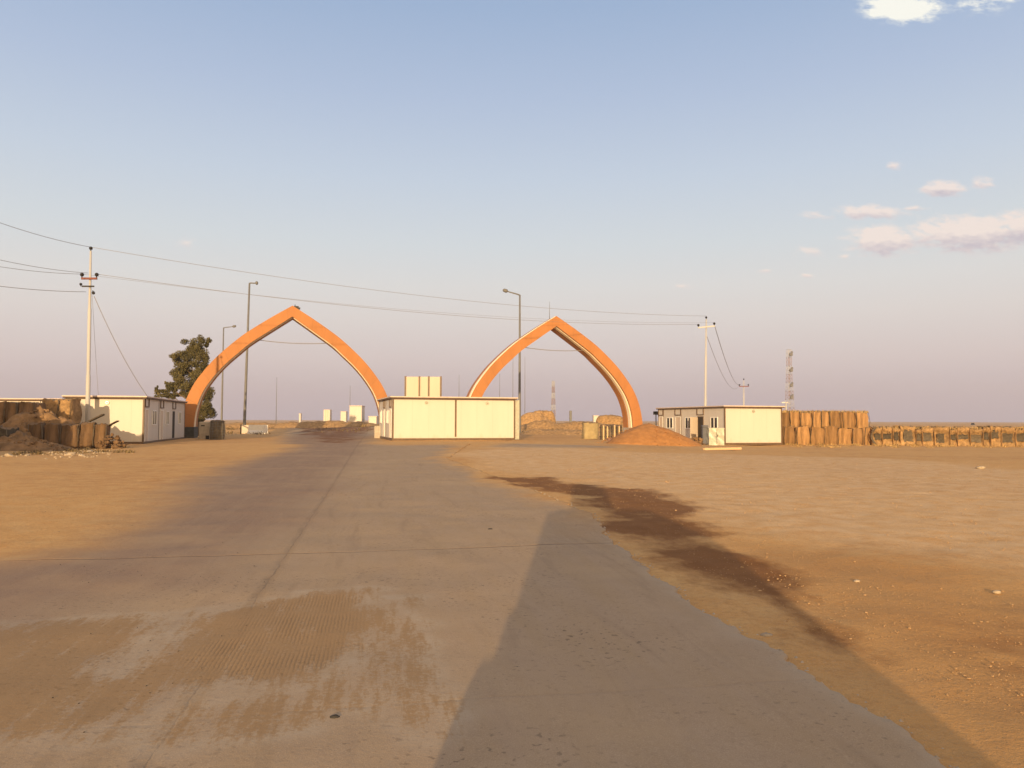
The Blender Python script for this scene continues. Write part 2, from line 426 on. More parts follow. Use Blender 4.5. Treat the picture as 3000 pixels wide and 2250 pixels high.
    dn = ma('MULTIPLY_ADD', ma('SUBTRACT', noise(1., 5, .7, mpd.outputs[0]), .5), 2.3, ma('MULTIPLY_ADD', ma('SUBTRACT', ns, .5), 2.2, dust))
    dn = ma('MULTIPLY_ADD', ma('SUBTRACT', noise(30, 3, .7), .5), 1.6, dn)
    fringe = ma('MULTIPLY', ma('MULTIPLY', dust, 4.0, clamp=True), ma('MULTIPLY_ADD', dust, -1.4, 1.0, True))
    road = mx(ma('MULTIPLY', fringe, ma('MULTIPLY_ADD', nm, 2.5, -.7, True)), road, (.44,.36,.27))
    dm = ma('MULTIPLY_ADD', dn, 2.6, -.75, True); dm = ma('MULTIPLY', dm, ma('MULTIPLY', dust, 3.0, clamp=True))
    dcol = mx(ns, (.37,.235,.105), (.25,.145,.065))
    dcol = mx(ma('MULTIPLY', ma('MULTIPLY_ADD', ng, -5.0, 2.3, True), .5), dcol, (.19,.105,.045))
    wv = n('ShaderNodeTexWave', wave_type='BANDS', bands_direction='Y'); wv.inputs['Scale'].default_value = 20; wv.inputs['Distortion'].default_value = 1.2
    wv.inputs['Detail'].default_value = 2; wv.inputs['Detail Scale'].default_value = 3; L(rv, wv.inputs['Vector'])
    wx = n('ShaderNodeTexWave', wave_type='BANDS', bands_direction='X'); wx.inputs['Scale'].default_value = 11; wx.inputs['Distortion'].default_value = 2.2; wx.inputs['Detail'].default_value = 3; L(rv, wx.inputs['Vector'])
    trk = attr('track')
    tr = ma('MULTIPLY', ma('MULTIPLY_ADD', nm, 4.0, -1.5, True), ma('MULTIPLY', ma('MAXIMUM', ma('MULTIPLY', wv.outputs[0], .8), wx.outputs[0]), ma('MULTIPLY', trk, dm)))
    dcol = mx(ma('MULTIPLY', tr, .36), dcol, (.21,.12,.055))
    road = mx(ma('MULTIPLY', dm, .66), road, dcol)
    basec = mx(pave, sand, road)
    # damp, oily earth, with part of the van's shadow put into its dark tone
    basec = mx(ma('MULTIPLY', attr('red'), ma('MULTIPLY_ADD', nm, 3.0, -.75, True)), basec, mx(nf, (.26,.115,.038), (.38,.19,.07)))
    mps = n('ShaderNodeMapping'); mps.inputs['Scale'].default_value = (1.0, .55, 1); mps.inputs['Rotation'].default_value = (0, 0, -.12); L(pos, mps.inputs[0])
    dmp_shd = ma('MULTIPLY_ADD', ma('SUBTRACT', noise(1.0, 6, .65, mps.outputs[0]), .5), 2.2, ma('MULTIPLY_ADD', ma('SUBTRACT', noise(.9, 5, .6), .5), 1.0, damp_shade))
    dmp_shd = ma('MULTIPLY', ma('MULTIPLY_ADD', dmp_shd, 2.0, -.6, True), ma('MULTIPLY', damp_shade, 3., clamp=True))
    basec = mx(ma('MULTIPLY', dmp_shd, .85), basec, mx(nm, (.11,.042,.014), (.24,.10,.034)))
    L(basec, p.inputs['Base Color']); p.inputs['Roughness'].default_value = .95; p.inputs['Specular IOR Level'].default_value = .12
    # relief
    hs = ma('ADD', ma('MULTIPLY', nf, 1.0), ma('MULTIPLY', ng, .5))
    hs = ma('MULTIPLY', hs, ma('MULTIPLY_ADD', pave, -.82, 1.0))
    hs = ma('SUBTRACT', hs, ma('MULTIPLY', ma('MULTIPLY', jn, pave), .8))
    hs = ma('SUBTRACT', hs, ma('MULTIPLY', tr, .3))
    bp = n('ShaderNodeBump'); bp.inputs['Strength'].default_value = .8; bp.inputs['Distance'].default_value = .022
    L(hs, bp.inputs['Height']); L(bp.outputs[0], p.inputs['Normal'])
    return m
def road_uv(x, y): return x*rper[0]+y*rper[1], x*rdir[0]+y*rdir[1]
_jx, _jy = gnd(430, 2250); JA = road_uv(_jx, _jy)[0]
_jx, _jy = gnd(900, 1622); JB = road_uv(_jx, _jy)[1]
M['ground'] = ground_mat()

def wp(pts): return np.array([gnd(*p) for p in pts])
def sdist(P, X, Y):
    """signed distance to polygon P, positive inside"""
    d = np.full(X.shape, 1e9); ins = np.zeros(X.shape, bool); n_ = len(P)
    for i in range(n_):
        x0, y0 = P[i]; x1, y1 = P[(i+1) % n_]
        ex, ey = x1-x0, y1-y0; L2 = ex*ex+ey*ey+1e-12
        t = np.clip(((X-x0)*ex+(Y-y0)*ey)/L2, 0, 1)
        d = np.minimum(d, np.hypot(X-x0-t*ex, Y-y0-t*ey))
        c = ((y0 > Y) != (y1 > Y)) & (X < (x1-x0)*(Y-y0)/((y1-y0)+1e-12)+x0)
        ins ^= c
    return np.where(ins, d, -d)
def pm(P, X, Y, w, nz_=0, sc_=.5, seed=1):
    s = sdist(P, X, Y) + nz_*fbm(X*sc_, Y*sc_, seed)
    return sst(-w, w, s)

# road slab edge on the right, traced on the ground
EDGE = [(2760,2250),(2560,2120),(2370,2010),(2210,1890),(2080,1810),(1900,1690),(1800,1590),(1740,1520),(1650,1475),(1560,1440),(1400,1380),(1310,1345)]
EW = [gnd(*p) for p in EDGE]
EW = [(EW[0][0]+1.2, -8.0), (EW[0][0]+.35, 1.5)] + EW
EY = np.array([p[1] for p in EW]); EXx = np.array([p[0] for p in EW])
def right_edge(y): return np.interp(y, EY, EXx) + .20*fbm(y*.6, y*0, 31, 4) + .14*fbm(y*3.5, y*0, 33, 4) + .07*fbm(y*13, y*0, 35, 3)
LEFTB = [gnd(*p) for p in [(0,1600),(340,1440),(560,1372),(760,1325),(850,1296)]]
LY = np.array([-8, 3]+[p[1] for p in LEFTB]); LX = np.array([-13, -9.5]+[p[0] for p in LEFTB])
def left_edge(y): return np.interp(y, LY, LX)
P_damp_shade = wp([(1395,1395),(1620,1398),(1760,1425),(1920,1440),(2090,1475),(2060,1520),(2130,1590),(2270,1690),(2390,1790),(2480,1890),(2400,1880),(2230,1770),(2060,1690),(1900,1600),(1800,1545),(1800,1500),(1640,1450),(1460,1415)])  # stained earth; right limit drawn along the van shadow's edge, shade painted in
P_damp2 = wp([(2250,1600),(2700,1660),(3400,1800),(3700,2450),(3050,2300),(2620,1980),(2400,1780)])
P_stain = wp([(855,1262),(960,1262),(1100,1262),(1030,1280),(1000,1297),(930,1296),(900,1280)])
P_band = wp([(1540,1300),(1790,1322),(2100,1330),(2600,1345),(3200,1390),(4200,1460),(4600,1720),(3300,1735),(2900,1650),(2300,1560),(1950,1470),(1700,1405),(1480,1372),(1300,1330)])
P_gate = wp([(850,1255),(1090,1252),(1120,1262),(1100,1300),(1300,1322),(1500,1300),(1800,1308),(1650,1345),(1330,1352),(850,1312),(820,1290)])
P_aspn = wp([(-900,1800),(-300,1590),(340,1430),(850,1300),(870,1258),(1000,1252),(1080,1275),(1040,1330),(960,1420),(840,1560),(640,1720),(200,1800),(-500,2100)])
P_dust = wp([(-600,1870),(0,1840),(330,1815),(560,1805),(800,1795),(900,1740),(1070,1742),(1110,1800),(1060,1880),(960,1930),(890,2000),(640,2010),(560,2030),(420,2090),(200,2150),(-500,2200)])
P_dust2 = wp([(1120,1760),(1220,1760),(1260,1950),(1300,2180),(1230,2200),(1100,2100),(1020,2080),(900,2150),(500,2200),(450,2120),(900,2040),(1080,1950)])
P_track = wp([(840,1745),(1080,1745),(1070,1900),(900,1990),(560,2030),(560,1930),(700,1830)])
P_gap = wp([(440,1815),(620,1800),(600,1850),(430,1930),(330,1990),(290,1960),(400,1880)])
def sheet_attrs(me, X, Y, pave):
    A_ = {}
    A_['pave'] = pave
    A_['asph'] = pm(P_aspn, X, Y, .9, 1.5, .4, 2)*.95
    le = left_edge(Y)
    side = 1 - sst(-.2, 2.6, X-le+1.1*fbm(X*.3, Y*.3, 12))
    far = sst(46, 54, Y)*0
    d = pm(P_dust, X, Y, .28, .6, 1.9, 6) * .95
    d = d*(1-.85*pm(P_gap, X, Y, .2, .4, 2.0, 9))
    d = d*(.62+.75*np.clip(.5+1.6*fbm((X*rper[0]+Y*rper[1])*1.6, (X*rdir[0]+Y*rdir[1])*.3, 19), 0, 1))
    d = np.maximum(d, pm(P_dust2, X, Y, .22, .5, 1.4, 8)*.55)
    A_['dust'] = np.clip(np.maximum(d, side*pave*1.2*0), 0, 1)
    A_['lip'] = np.exp(-np.abs(right_edge(Y)-X)/.16)*pave
    A_['red'] = pm(P_damp2, X, Y, 1.0, 1.6, .7, 14)*(1-pave)*(.45+.55*sst(7.5, 4.5, Y) if False else .45+.55*(1-sst(4.5, 7.5, Y)))
    A_['track'] = pm(P_track, X, Y, .12, .2, 1.5, 7)
    A_['damp_shade'] = np.clip(pm(P_damp_shade, X, Y, .7, 1.3, .6, 11)*.98, 0, 1)*(1-pave*.9) + .75*pm(P_stain, X, Y, 1.2, 4, .35, 47)
    A_['pale'] = np.clip(pm(P_band, X, Y, 1.3, 2.6, .25, 17), 0, 1)
    for k, v in A_.items():
        a = me.attributes.new(k, 'FLOAT', 'POINT'); a.data.foreach_set('value', np.ascontiguousarray(v.ravel(), dtype=np.float32))

def axis(lo, hi, step, grow, lim_lo, lim_hi):
    c = list(np.arange(lo, hi+1e-6, step)); s = step
    while c[-1] < lim_hi: s *= grow; c.append(c[-1]+s)
    s = step
    while c[0] > lim_lo: s *= grow; c.insert(0, c[0]-s)
    return np.array(c)
def grid_mesh(name, X, Y, Z, keep=None):
    ny, nx = X.shape
    me = bpy.data.meshes.new(name)
    idx = np.arange(nx*ny).reshape(ny, nx)
    q = np.stack([idx[:-1,:-1], idx[:-1,1:], idx[1:,1:], idx[1:,:-1]], -1).reshape(-1, 4)
    me.vertices.add(nx*ny); me.vertices.foreach_set('co', np.stack([X, Y, Z], -1).astype(np.float32).ravel())
    me.loops.add(q.size); me.loops.foreach_set('vertex_index', q.astype(np.int32).ravel())
    me.polygons.add(len(q)); me.polygons.foreach_set('loop_start', (np.arange(len(q))*4).astype(np.int32))
    me.update(calc_edges=True)
    me.polygons.foreach_set('use_smooth', np.ones(len(q), bool))
    me.materials.append(M['ground'])
    o = bpy.data.objects.new(name, me); col.objects.link(o)
    return o, me
gx = axis(-17, 17, .13, 1.045, -4500, 4500); gy = axis(-2, 27, .13, 1.028, -300, 7000)
X, Y = np.meshgrid(gx, gy)
Z = terr(X, Y)
inroad = sst(.0, .5, right_edge(Y)-X) * sst(0, .5, X-left_edge(Y)+1.) * (1-sst(40, 42, Y))
Z = Z + (.035*fbm(X*2.6, Y*2.6, 61, 3) + .03*fbm((X*rper[0]+Y*rper[1])*1.8, (X*rdir[0]+Y*rdir[1])*.12, 63, 2))*sst(-.1, .5, X-right_edge(Y)+np.where(Y > 36, 9, 0))*(1-sst(50, 80, Y))*sst(-9, 0, X)
Z = Z - .07*inroad                              # the bed under the slab
# drift of sand heaped unevenly outside the slab edge
ed = X-right_edge(Y)
Z = Z + np.where((Y < 40), .012*np.exp(-((ed-.3)/.5)**2), 0)
pv = pm(P_gate, X, Y, 1.0, 1.5, .3, 21)*sst(40, 44, Y)
go, gme = grid_mesh('ground', X, Y, Z)
tag(go, kind='structure')
sheet_attrs(gme, X, Y, pv)
# road slab
ry = axis(-8, 26, .05, 1.012, -8, 46); ry = ry[ry <= 46]
tt = np.linspace(0, 1, 190)
RY, TT = np.meshgrid(ry, tt, indexing='ij')
Lf = left_edge(RY)-1.0; Rt = right_edge(RY)
RX = Lf+(Rt-Lf)*TT
RZ = terr(RX, RY)+.004+.034*sst(.5, 1, TT)
# a step-down skirt on the last column, a buried one on the first
RX = np.concatenate([RX, Rt[:, -1:]+.012, Rt[:, -1:]+.014], 1); RY2 = np.concatenate([RY, RY[:, -1:], RY[:, -1:]], 1)
RZ = np.concatenate([RZ, RZ[:, -1:]-.012, RZ[:, -1:]-.16], 1)
leftfade = sst(-.6, 1.6, RX-left_edge(RY2)+1.5*fbm(RX*.35, RY2*.35, 12)+.5*fbm(RX*2, RY2*2, 22)-.6)
ro, rme = grid_mesh('road', RX, RY2, RZ)
tag(ro, kind='structure')
edd = right_edge(RY2)-RX+1.3*fbm(RX*1.2, RY2*.8, 71)
leftfade = leftfade*(1-sst(9, 17, RY2)*(1-sst(-.1, 1.1, edd)))
sheet_attrs(rme, RX, RY2, leftfade*(1-sst(41, 46, RY2+3*fbm(RX*.3, RY2*.3, 44))*(1-pm(P_gate, RX, RY2, 1.0, 1.5, .3, 21))))

# ------------------------------------------------------------ prefab cabins
def cabin(label, corner, yaw, W, L, H, side, openings, divs, lights, group='prefab cabins by the gates'):
    root = empty('prefab_cabin', corner, yaw, label, 'cabin', group)
    S = 0.0 if side == 'L' else W            # which long side carries doors
    sg = -1 if side == 'L' else 1
    b = .16
    MB().box(0, W, 0, L, b, H-.16).build('wall', M['panel'], root)
    MB().box(-.03, W+.03, -.03, L+.03, 0, b-.003).build('base_frame', M['trim'], root)
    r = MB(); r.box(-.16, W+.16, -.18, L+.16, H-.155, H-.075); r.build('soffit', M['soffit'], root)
    r = MB(); r.box(-.2, W+.2, -.22, L+.2, H-.072, H); r.build('roof', M['roof'], root)
    for x in (0, W):
        for y in (0, L):
            xa, xb = (x-.035, x+.06) if x == 0 else (x-.06, x+.035)
            ya, yb = (y-.035, y+.06) if y == 0 else (y-.06, y+.035)
            MB().box(xa, xb, ya, yb, b, H-.158).build('corner_post', M['trim'], root)
    for x in divs:
        MB().box(x-.06, x+.06, -.022, .02, b+.09, H-.225).build('panel_divider', M['trim'], root)
    e = MB(); e.box(.063, W-.063, -.02, .01, H-.22, H-.158); e.build('top_rail', M['trim'], root)
    for x in lights:
        l = MB(); l.tube([(x, -.02, H-.42), (x, -.09, H-.42)], [.11, .09], 12); l.tube([(x,-.085,H-.42),(x,-.14,H-.43)], .05, 10); l.build('wall_light', M['galv'], root)
    def sbox(mb, y0, y1, z0, z1, d0, d1):
        xa, xb = sorted((S+sg*d0, S+sg*d1)); mb.box(xa, xb, y0, y1, z0, z1); return mb
    for (k, y0, y1) in openings:
        if k == 'w':
            z0, z1 = 1.15, 2.12
            f = MB(); t_ = .07
            sbox(f, y0, y0+t_, z0, z1, -.01, .05); sbox(f, y1-t_, y1, z0, z1, -.01, .05)
            sbox(f, y0+t_, y1-t_, z1-t_, z1, -.01, .05); sbox(f, y0+t_, y1-t_, z0, z0+t_, -.01, .05)
            ym = (y0+y1)/2; sbox(f, ym-.05, ym+.05, z0+t_, z1-t_, -.01, .047)
            w = f.build('window', M['whitepaint'], root)
            sbox(MB(), y0+t_, ym-.05, z0+t_, z1-t_, .002, .012).build('pane', M['glass'], w)
            sbox(MB(), ym+.05, y1-t_, z0+t_, z1-t_, .002, .012).build('pane', M['glass'], w)
        if k in 'dDo':
            z0, z1 = b+.02, 2.18
            if k != 'o':
                f = MB(); sbox(f, y0, y0+.06, z0, z1, -.01, .045); sbox(f, y1-.06, y1, z0, z1, -.01, .045); sbox(f, y0+.06, y1-.06, z1-.06, z1, -.01, .045)
                f.build('door_frame', M['trim'] if k == 'D' else M['whitepaint'], root)
            if k == 'd':
                d = sbox(MB(), y0+.06, y1-.06, z0, z1-.06, -.01, .022).build('door', M['beige'], root)
                h = MB(); h.tube([(S+sg*.03, y0+.14, 1.1), (S+sg*.07, y0+.14, 1.1), (S+sg*.07, y0+.26, 1.1)], .012, 6); h.build('handle', M['galv'], d)
            else:
                sbox(MB(), y0+.06, y1-.06, z0, z1-.06, .001, .006).build('doorway', M['dark'], root)
                # leaf swung outwards
                ang = R(70); hx, hy = S+sg*.05, y1-.03
                d = MB(); m4 = Matrix.Translation((hx, hy, 0)) @ Matrix.Rotation((-sg)*ang if sg < 0 else -ang, 4, 'Z')
                w_ = (y1-y0-.1)
                if k == 'D':
                    d.box(-.02, .02, -w_, 0, z0, z1-.07, Matrix.Translation((hx, hy, 0)) @ Matrix.Rotation(sg*ang, 4, 'Z'))
                    d.build('open_door', M['beige'], root)
            # framed light box above the doors
            t = MB(); a0, a1 = y0-.05, y1+.12; q0, q1 = 2.27, H-.17
            sbox(t, a0, a0+.07, q0, q1, -.005, .06); sbox(t, a1-.07, a1, q0, q1, -.005, .06); sbox(t, a0+.07, a1-.07, q0, q0+.07, -.005, .06)
            t.build('transom_frame', M['trim'], root)
        if k == 'p':
            sbox(MB(), y0-.03, y0+.03, b, H-.16, -.01, .02).build('panel_divider', M['trim'], root)
    return root
c = at(419, 1300, 47.4); yw = R(13.3); W = 4.3
cx, cy = c.x-W*math.cos(yw), c.y-W*math.sin(yw)
cabin('white prefab cabin behind the left earth barriers, its sunlit end partly shaded', (cx, cy, gz(-23,48)-.03), yw, W, 13.8, 2.95, 'R',
      [('d',.25,1.15),('w',2.3,3.5),('p',4.3,0),('d',4.75,5.6),('w',6.6,7.6),('o',8.9,9.9),('w',11.2,12.2)], [], [2.25])
c = at(1150, 1287, 52.7)
cabin('wide double cream cabin between the two arches with one dividing strip', (c.x, c.y, gz(c.x, c.y)), R(15.5), 8.6, 9.0, 3.02, 'L',
      [('d',.8,1.7),('w',2.6,3.6),('p',4.1,0),('d',4.8,5.7),('w',7,8)], [4.35], [2.3, 6.6])
mc = [o for o in bpy.data.objects if o.get('label', '').startswith('wide double')][0]
MB().box(8.66, 8.98, .12, .3, .05, 2.84).build('side_panel', M['galv'], mc)
c = at(2124, 1305, 58.6)
cabin('grey sided cabin at right with three windows and open door', (c.x, c.y, gz(c.x, c.y)-.02), R(15), 4.9, 11.3, 2.98, 'L',
      [('w',1.0,2.1),('D',3.2,4.15),('w',5.2,6.3),('p',7.0,0),('d',7.05,8.0),('w',8.5,9.7),('p',10.3,0),('d',10.4,11.2)], [], [2.45])
# far-left cabin of which only the roof shows
c = at(-80, 1290, 60)
cabin('white roofed cabin at the left edge, only its roof showing above earth barriers', (c.x, c.y, gz(c.x, c.y)), R(2), 6.6, 6, 3.08, 'R', [], [], [])

# board of white panels behind the middle cabin
p0, p1 = at(1188, 1103, 66), at(1293, 1103, 66); zt = p0.z
g0 = gz(p0.x, 66)
bd = empty('panel_board', (p0.x, 66, g0), 0, 'three blank pale panels between dark posts rising behind the middle cabin', 'board')
ws = [0, (1229-1188)/F*66, (1256.5-1188)/F*66, (1292-1188)/F*66]
for w in ws: MB().box(w-.07, w+.07, -.06, .06, 0, zt-g0+.03).build('post', M['trim'], bd)
for i in range(3): MB().box(ws[i]+.075, ws[i+1]-.075, -.03, .03, 2.2, zt-g0-.02).build('panel', M['beige'], bd)
MB().box(ws[0]+.075, ws[3]-.075, -.025, .025, 2.02, 2.15).build('rail', M['trim'], bd)

# ------------------------------------------------------------ arches
OUT = [(0,11.12),(1.75,10.02),(3.45,8.85),(4.4,8.08),(5.35,7.2),(6.1,6.42),(6.8,5.55),(7.45,4.6),(7.95,3.55),(8.28,2.4),(8.46,1.1),(8.5,0)]
INN = [(0,10.2),(1.65,9.05),(3.3,7.87),(4.15,7.1),(5.0,6.3),(5.68,5.55),(6.25,4.8),(6.78,3.95),(7.15,3.05),(7.38,2.1),(7.48,1.0),(7.5,0)]
def crv(P, t):
    n_ = len(P)-1; f = t*n_; i = min(int(f), n_-1); u = f-i
    p_ = [np.array(P[max(0, min(n_, k))], float) for k in (i-1, i, i+1, i+2)]
    if i == 0: p_[0] = 2*p_[1]-p_[2]
    if i == n_-1: p_[3] = 2*p_[2]-p_[1]
    return .5*((2*p_[1])+(-p_[0]+p_[2])*u+(2*p_[0]-5*p_[1]+4*p_[2]-p_[3])*u*u+(-p_[0]+3*p_[1]-3*p_[2]+p_[3])*u**3)
def rib(a, b, y0, y1, lo=0.0):
    """a solid band of the arch; a,b = fractions between inner and outer outline"""
    mb = MB(); n_ = 56
    prof = []
    for k in range(-n_, n_+1):
        t = abs(k)/n_; sg = -1 if k < 0 else 1
        o, i_ = crv(OUT, t), crv(INN, t)
        P0 = i_+(o-i_)*a; P1 = i_+(o-i_)*b
        if P1[1] < lo-.001 and P0[1] < lo-.001: continue
        prof.append((sg*P0[0], P0[1], sg*P1[0], P1[1]))
    vs = []
    for q in prof: vs += [(q[0], y0, q[1]), (q[2], y0, q[3]), (q[2], y1, q[3]), (q[0], y1, q[1])]
    fs = []
    for i in range(len(prof)-1):
        for k in range(4):
            j = (k+1) % 4; fs.append((i*4+k, i*4+j, (i+1)*4+j, (i+1)*4+k))
    fs += [(3,2,1,0), tuple(len(vs)-4+k for k in range(4))]
    mb.add(vs, fs); L_ = 0; mb.station = []
    for i, q in enumerate(prof):
        if i: L_ += math.hypot(q[2]-prof[i-1][2], q[3]-prof[i-1][3])
        mb.station += [L_]*4
    return mb
def stn(mb, o):
    a = o.data.attributes.new('station', 'FLOAT', 'POINT'); a.data.foreach_set('value', mb.station); return o
AY = R(15); ad = Vector((math.cos(AY), math.sin(AY), 0)); A0 = Vector((-26.2, 62, 0))
def arch(s, label, gap, extras=True):
    base = A0+ad*s
    z = gz(base.x, base.y)
    root = empty('gateway_arch', (base.x, base.y, -.0), AY, label, 'arch', 'pointed orange gateway arches')
    D = 2.3
    r1 = rib(0, 1, 0, .16); stn(r1, r1.build('front_rib', M['orange'], root))
    r2 = rib(0, 1, 1.3, D); stn(r2, r2.build('back_rib', M['orange'], root))
    rib(.2, .8, .165, 1.295).build('web', M['rust'], root)
    # cream ribbon running round the middle, proud of the web but inside the ribs
    rib(-.03, 1.03, .42, 1.0).build('ribbon', M['cream'], root)
    for sg in (-1, 1):
        x0, x1 = sorted((sg*7.42, sg*8.57))
        MB().bev(x0, x1, -.08, D+.08, -.3, 1.02 if sg < 0 else .98, .03).build('plinth', M['plinth'] if (sg < 0 and extras) else M['concrete'], root)
    t = MB(); pts = []
    for k in range(9):
        u = -1+2*k/8; pts.append((2.95*u+.1, 1.0, 8.22-.16*(1-u*u)-.06*u))
    t.tube(pts, .03, 6).build('tie_cable', M['wire'], root)
    return root
a1 = arch(8.19, 'left orange pointed arch over the road, its left foot in cabin shade', 0)
a2 = arch(31.3, 'right orange pointed arch showing a cream stripe inside, sand heap at its foot', 0, False)
# small floodlight on the top of the left arch
fl = MB(); fl.box(.12,.5,.2,.5,10.98,11.12, Matrix.Rotation(R(0),4,'Z')); fl.tube([(.2,.3,10.8),(.2,.3,11.25)], .03); fl.box(.3,.62,.1,.4,10.86,11.0)
fl.build('floodlight', M['insul'], a1)

MB().tube([(0,2.1,10.9),(0,2.1,11.9),(0,2.1,12.75)], [.03,.02,.012], 6).build('lightning_rod', M['polegrey'], a2)

# ------------------------------------------------------------ street lamps
def lamp(px, pyTop, depth, arm_px, arm_py, label, r=.11, group='tall street lamps', lean=0, pyb=None):
    top = at(px, pyTop, depth); bx = top.x+lean
    z0 = gz(bx, depth)
    root = empty('street_lamp', (bx, depth, z0), 0, label, 'street lamp', group)
    MB().tube([(0,0,-.2),(0,0,.3),(-lean*.5,0,(top.z-z0)/2),(-lean,0,top.z-z0)], [r,r,r*.75,r*.55], 10).build('pole', M['polegrey'], root)
    MB().bev(-r*1.9,r*1.9,-r*1.9,r*1.9,-.1,.12,.02).build('base_plate', M['polegrey'], root)
    if arm_px is None: return root
    e = at(arm_px, arm_py, depth); e = Vector((e.x-bx, 0, e.z-z0)); t0 = Vector((-lean, 0, top.z-z0-.05))
    k = (e-t0); mb = MB(); mb.tube([t0, t0+k*.12+Vector((0,0,.04)), t0+k*.55+Vector((0,0,.0)), t0+k*.78], [r*.5,r*.45,r*.4,r*.36], 8); mb.build('arm', M['polegrey'], root)
    h = MB(); q0 = t0+k*.70; q1 = e
    h.tube([q0, q0+(q1-q0)*.25, q0+(q1-q0)*.8, q1], [r*.5, r*1.25, r*1.1, r*.4], 8)
    h.build('lamp_head', M['polegrey'], root)
    return root
lamp(731, 829, 86, 756, 829, 'tall lamp rising behind the left arch, arm pointing right', .17, lean=-.28)
lamp(655, 960, 128, 692, 955, 'shorter lamp seen left of the tall one through the left arch', .17)
lamp(1523, 864, 84, 1473, 849, 'lamp with long arm pointing left, over the middle cabin\'s right end', .17)
for (px, py, d, ax, lb) in [(1503,1010,190,None,'faint bare pole just left of the long armed lamp'),(1538,1045,230,None,'faint bare pole just right of the long armed lamp'),
                  (1464,1095,330,None,'faint distant pole in front of right arch\'s left leg'),(1345,1098,320,None,'faint distant pole between panel board and right arch'),
                  (811,1105,330,None,'faint distant pole standing in the left arch opening'),
                  (1026,1130,420,None,'faint distant pole above the big white block')]:
    top = at(px, py, d); z0 = gz(top.x, d)
    o = MB().tube([(0,0,-.2),(0,0,(top.z-z0)*.6),(0,0,top.z-z0)], [.07*d/160,.055*d/160,.03*d/160], 6).build('far_pole', M['polegrey'])
    o.location = (top.x, d, z0); tag(o, lb, 'pole', 'faint poles beyond the gates')

# ------------------------------------------------------------ utility poles and lines
def insulator(p, root, s=1.0, ax=(0,0,1)):
    mb = MB(); a = Vector(ax); p = Vector(p)
    mb.tube([p, p+a*.08*s, p+a*.09*s, p+a*.14*s, p+a*.15*s, p+a*.22*s, p+a*.26*s], [.03*s,.035*s,.10*s,.08*s,.11*s,.09*s,.03*s], 10)
    return mb.build('insulator', M['insul'], root)
def upole(base, top, arm_z, armL, label, armmat, bracket=True, sc_=1.0, armtilt=0.0):
    root = empty('utility_pole', base, 0, label, 'utility pole', 'steel utility poles')
    dx, dz = top.x-base.x, top.z-base.z
    def P(z): return Vector((dx*z/dz, 0, z))
    segs = [0, dz*.36, dz*.362, dz*.7, dz*.702, dz]
    MB().tube([P(z) for z in segs], [.13*sc_,.125*sc_,.105*sc_,.10*sc_,.08*sc_,.055*sc_], 12).build('pole', M['polewhite'], root)
    insulator(P(dz), root, 1.0*sc_)
    z = arm_z-base.z; q = P(z)
    m4 = Matrix.Translation(q) @ Matrix.Rotation(armtilt, 4, 'Y')
    MB().box(-armL/2, armL/2, -.15*sc_, -.07*sc_, -.06*sc_, .06*sc_, m4).build('crossarm', armmat, root)
    for s in (-1, 1): insulator(m4 @ Vector((s*armL*.47, -.11, .06)), root, 1.1*sc_)
    if bracket:
        z = dz*.815; q = P(z)
        b_ = MB(); b_.box(-.42,.30,-.16,-.08,z-.04,z+.04, Matrix.Translation((q.x,0,0))); b_.build('bracket', M['insul'], root)
        insulator(q+Vector((-.5,-.1,.0)), root, .8, (0,0,1)); insulator(q+Vector((.22,-.1,-.25)), root, .9, (.3,0,-1))
    return root
dp = 45.9
PB = at(255, 1300, dp); PT = at(266, 735, dp); PB.z = gz(PB.x, dp)-.1
upole(PB, PT, at(262,817,dp).z, (284-238)/F*dp, 'tall white utility pole in front of the left cabin with dark red crossarm', M['redsteel'])
Q2B = at(2065, 1260, 75); Q2T = at(2069, 935, 75); Q2B.z = gz(Q2B.x, 75)-.1
upole(Q2B, Q2T, at(2070,958,75).z, (2096-2046)/F*75, 'utility pole with pale crossarm behind the right grey sided cabin', M['polewhite'], False, 1.05, R(-6))
Q3B = at(2179, 1240, 180); Q3T = at(2179, 1114, 180); Q3B.z = gz(Q3B.x, 180)-.1
upole(Q3B, Q3T, at(2179,1132,180).z, (2193-2165)/F*180, 'small far utility pole above the right cabin\'s roof', M['redsteel'], False, 1.6)
def wire(a, b, sag, r, label, n_=24):
    a, b = Vector(a), Vector(b); pts = []
    for i in range(n_+1):
        t = i/n_; p_ = a.lerp(b, t); p_.z -= sag*4*t*(1-t); pts.append(p_)
    o = MB().tube(pts, r*.62, 5).build('power_line', M['wire']); return tag(o, label, 'power line', 'overhead power lines')
wire(at(-500,430,31), at(266,724,dp), .55, .022, 'highest wire running left from the tall left pole\'s tip')
wire(at(-500,605,31), at(258,800,dp), .5, .02, 'second wire from top leaving the frame at left')
wire(at(-500,655,33), at(240,803,dp), .5, .02, 'third wire from top leaving the frame at left')
wire(at(-500,742,33), at(252,855,dp), .4, .024, 'lowest wire at left running to the bracket')
wire(at(266,724,dp), at(2069,926,75), .9, .02, 'upper wire strung between left pole tip and right pole tip')
wire(at(283,803,dp), at(2048,950,75), .9, .02, 'lower wire strung between the two poles\' crossarms')
wire(at(240,803,dp), at(2092,945,75), .85, .012, 'faint lower wire between the crossarms\' outer ends')
wire(at(2092,948,75), at(2170,1126,180), 2.0, .05, 'slack wire falling from right pole to the far pole, outer one')
wire(at(2071,985,75), at(2166,1128,180), 2.6, .035, 'fainter slack wire falling from right pole to far pole')
wire(at(276,868,dp), at(431,1160,48.3), .35, .03, 'thick service cable sloping from left pole to left cabin\'s roof corner')
wire(at(270,862,dp), at(288,1158,47.3), .12, .014, 'thin cable hanging from left pole bracket down to the cabin roof')

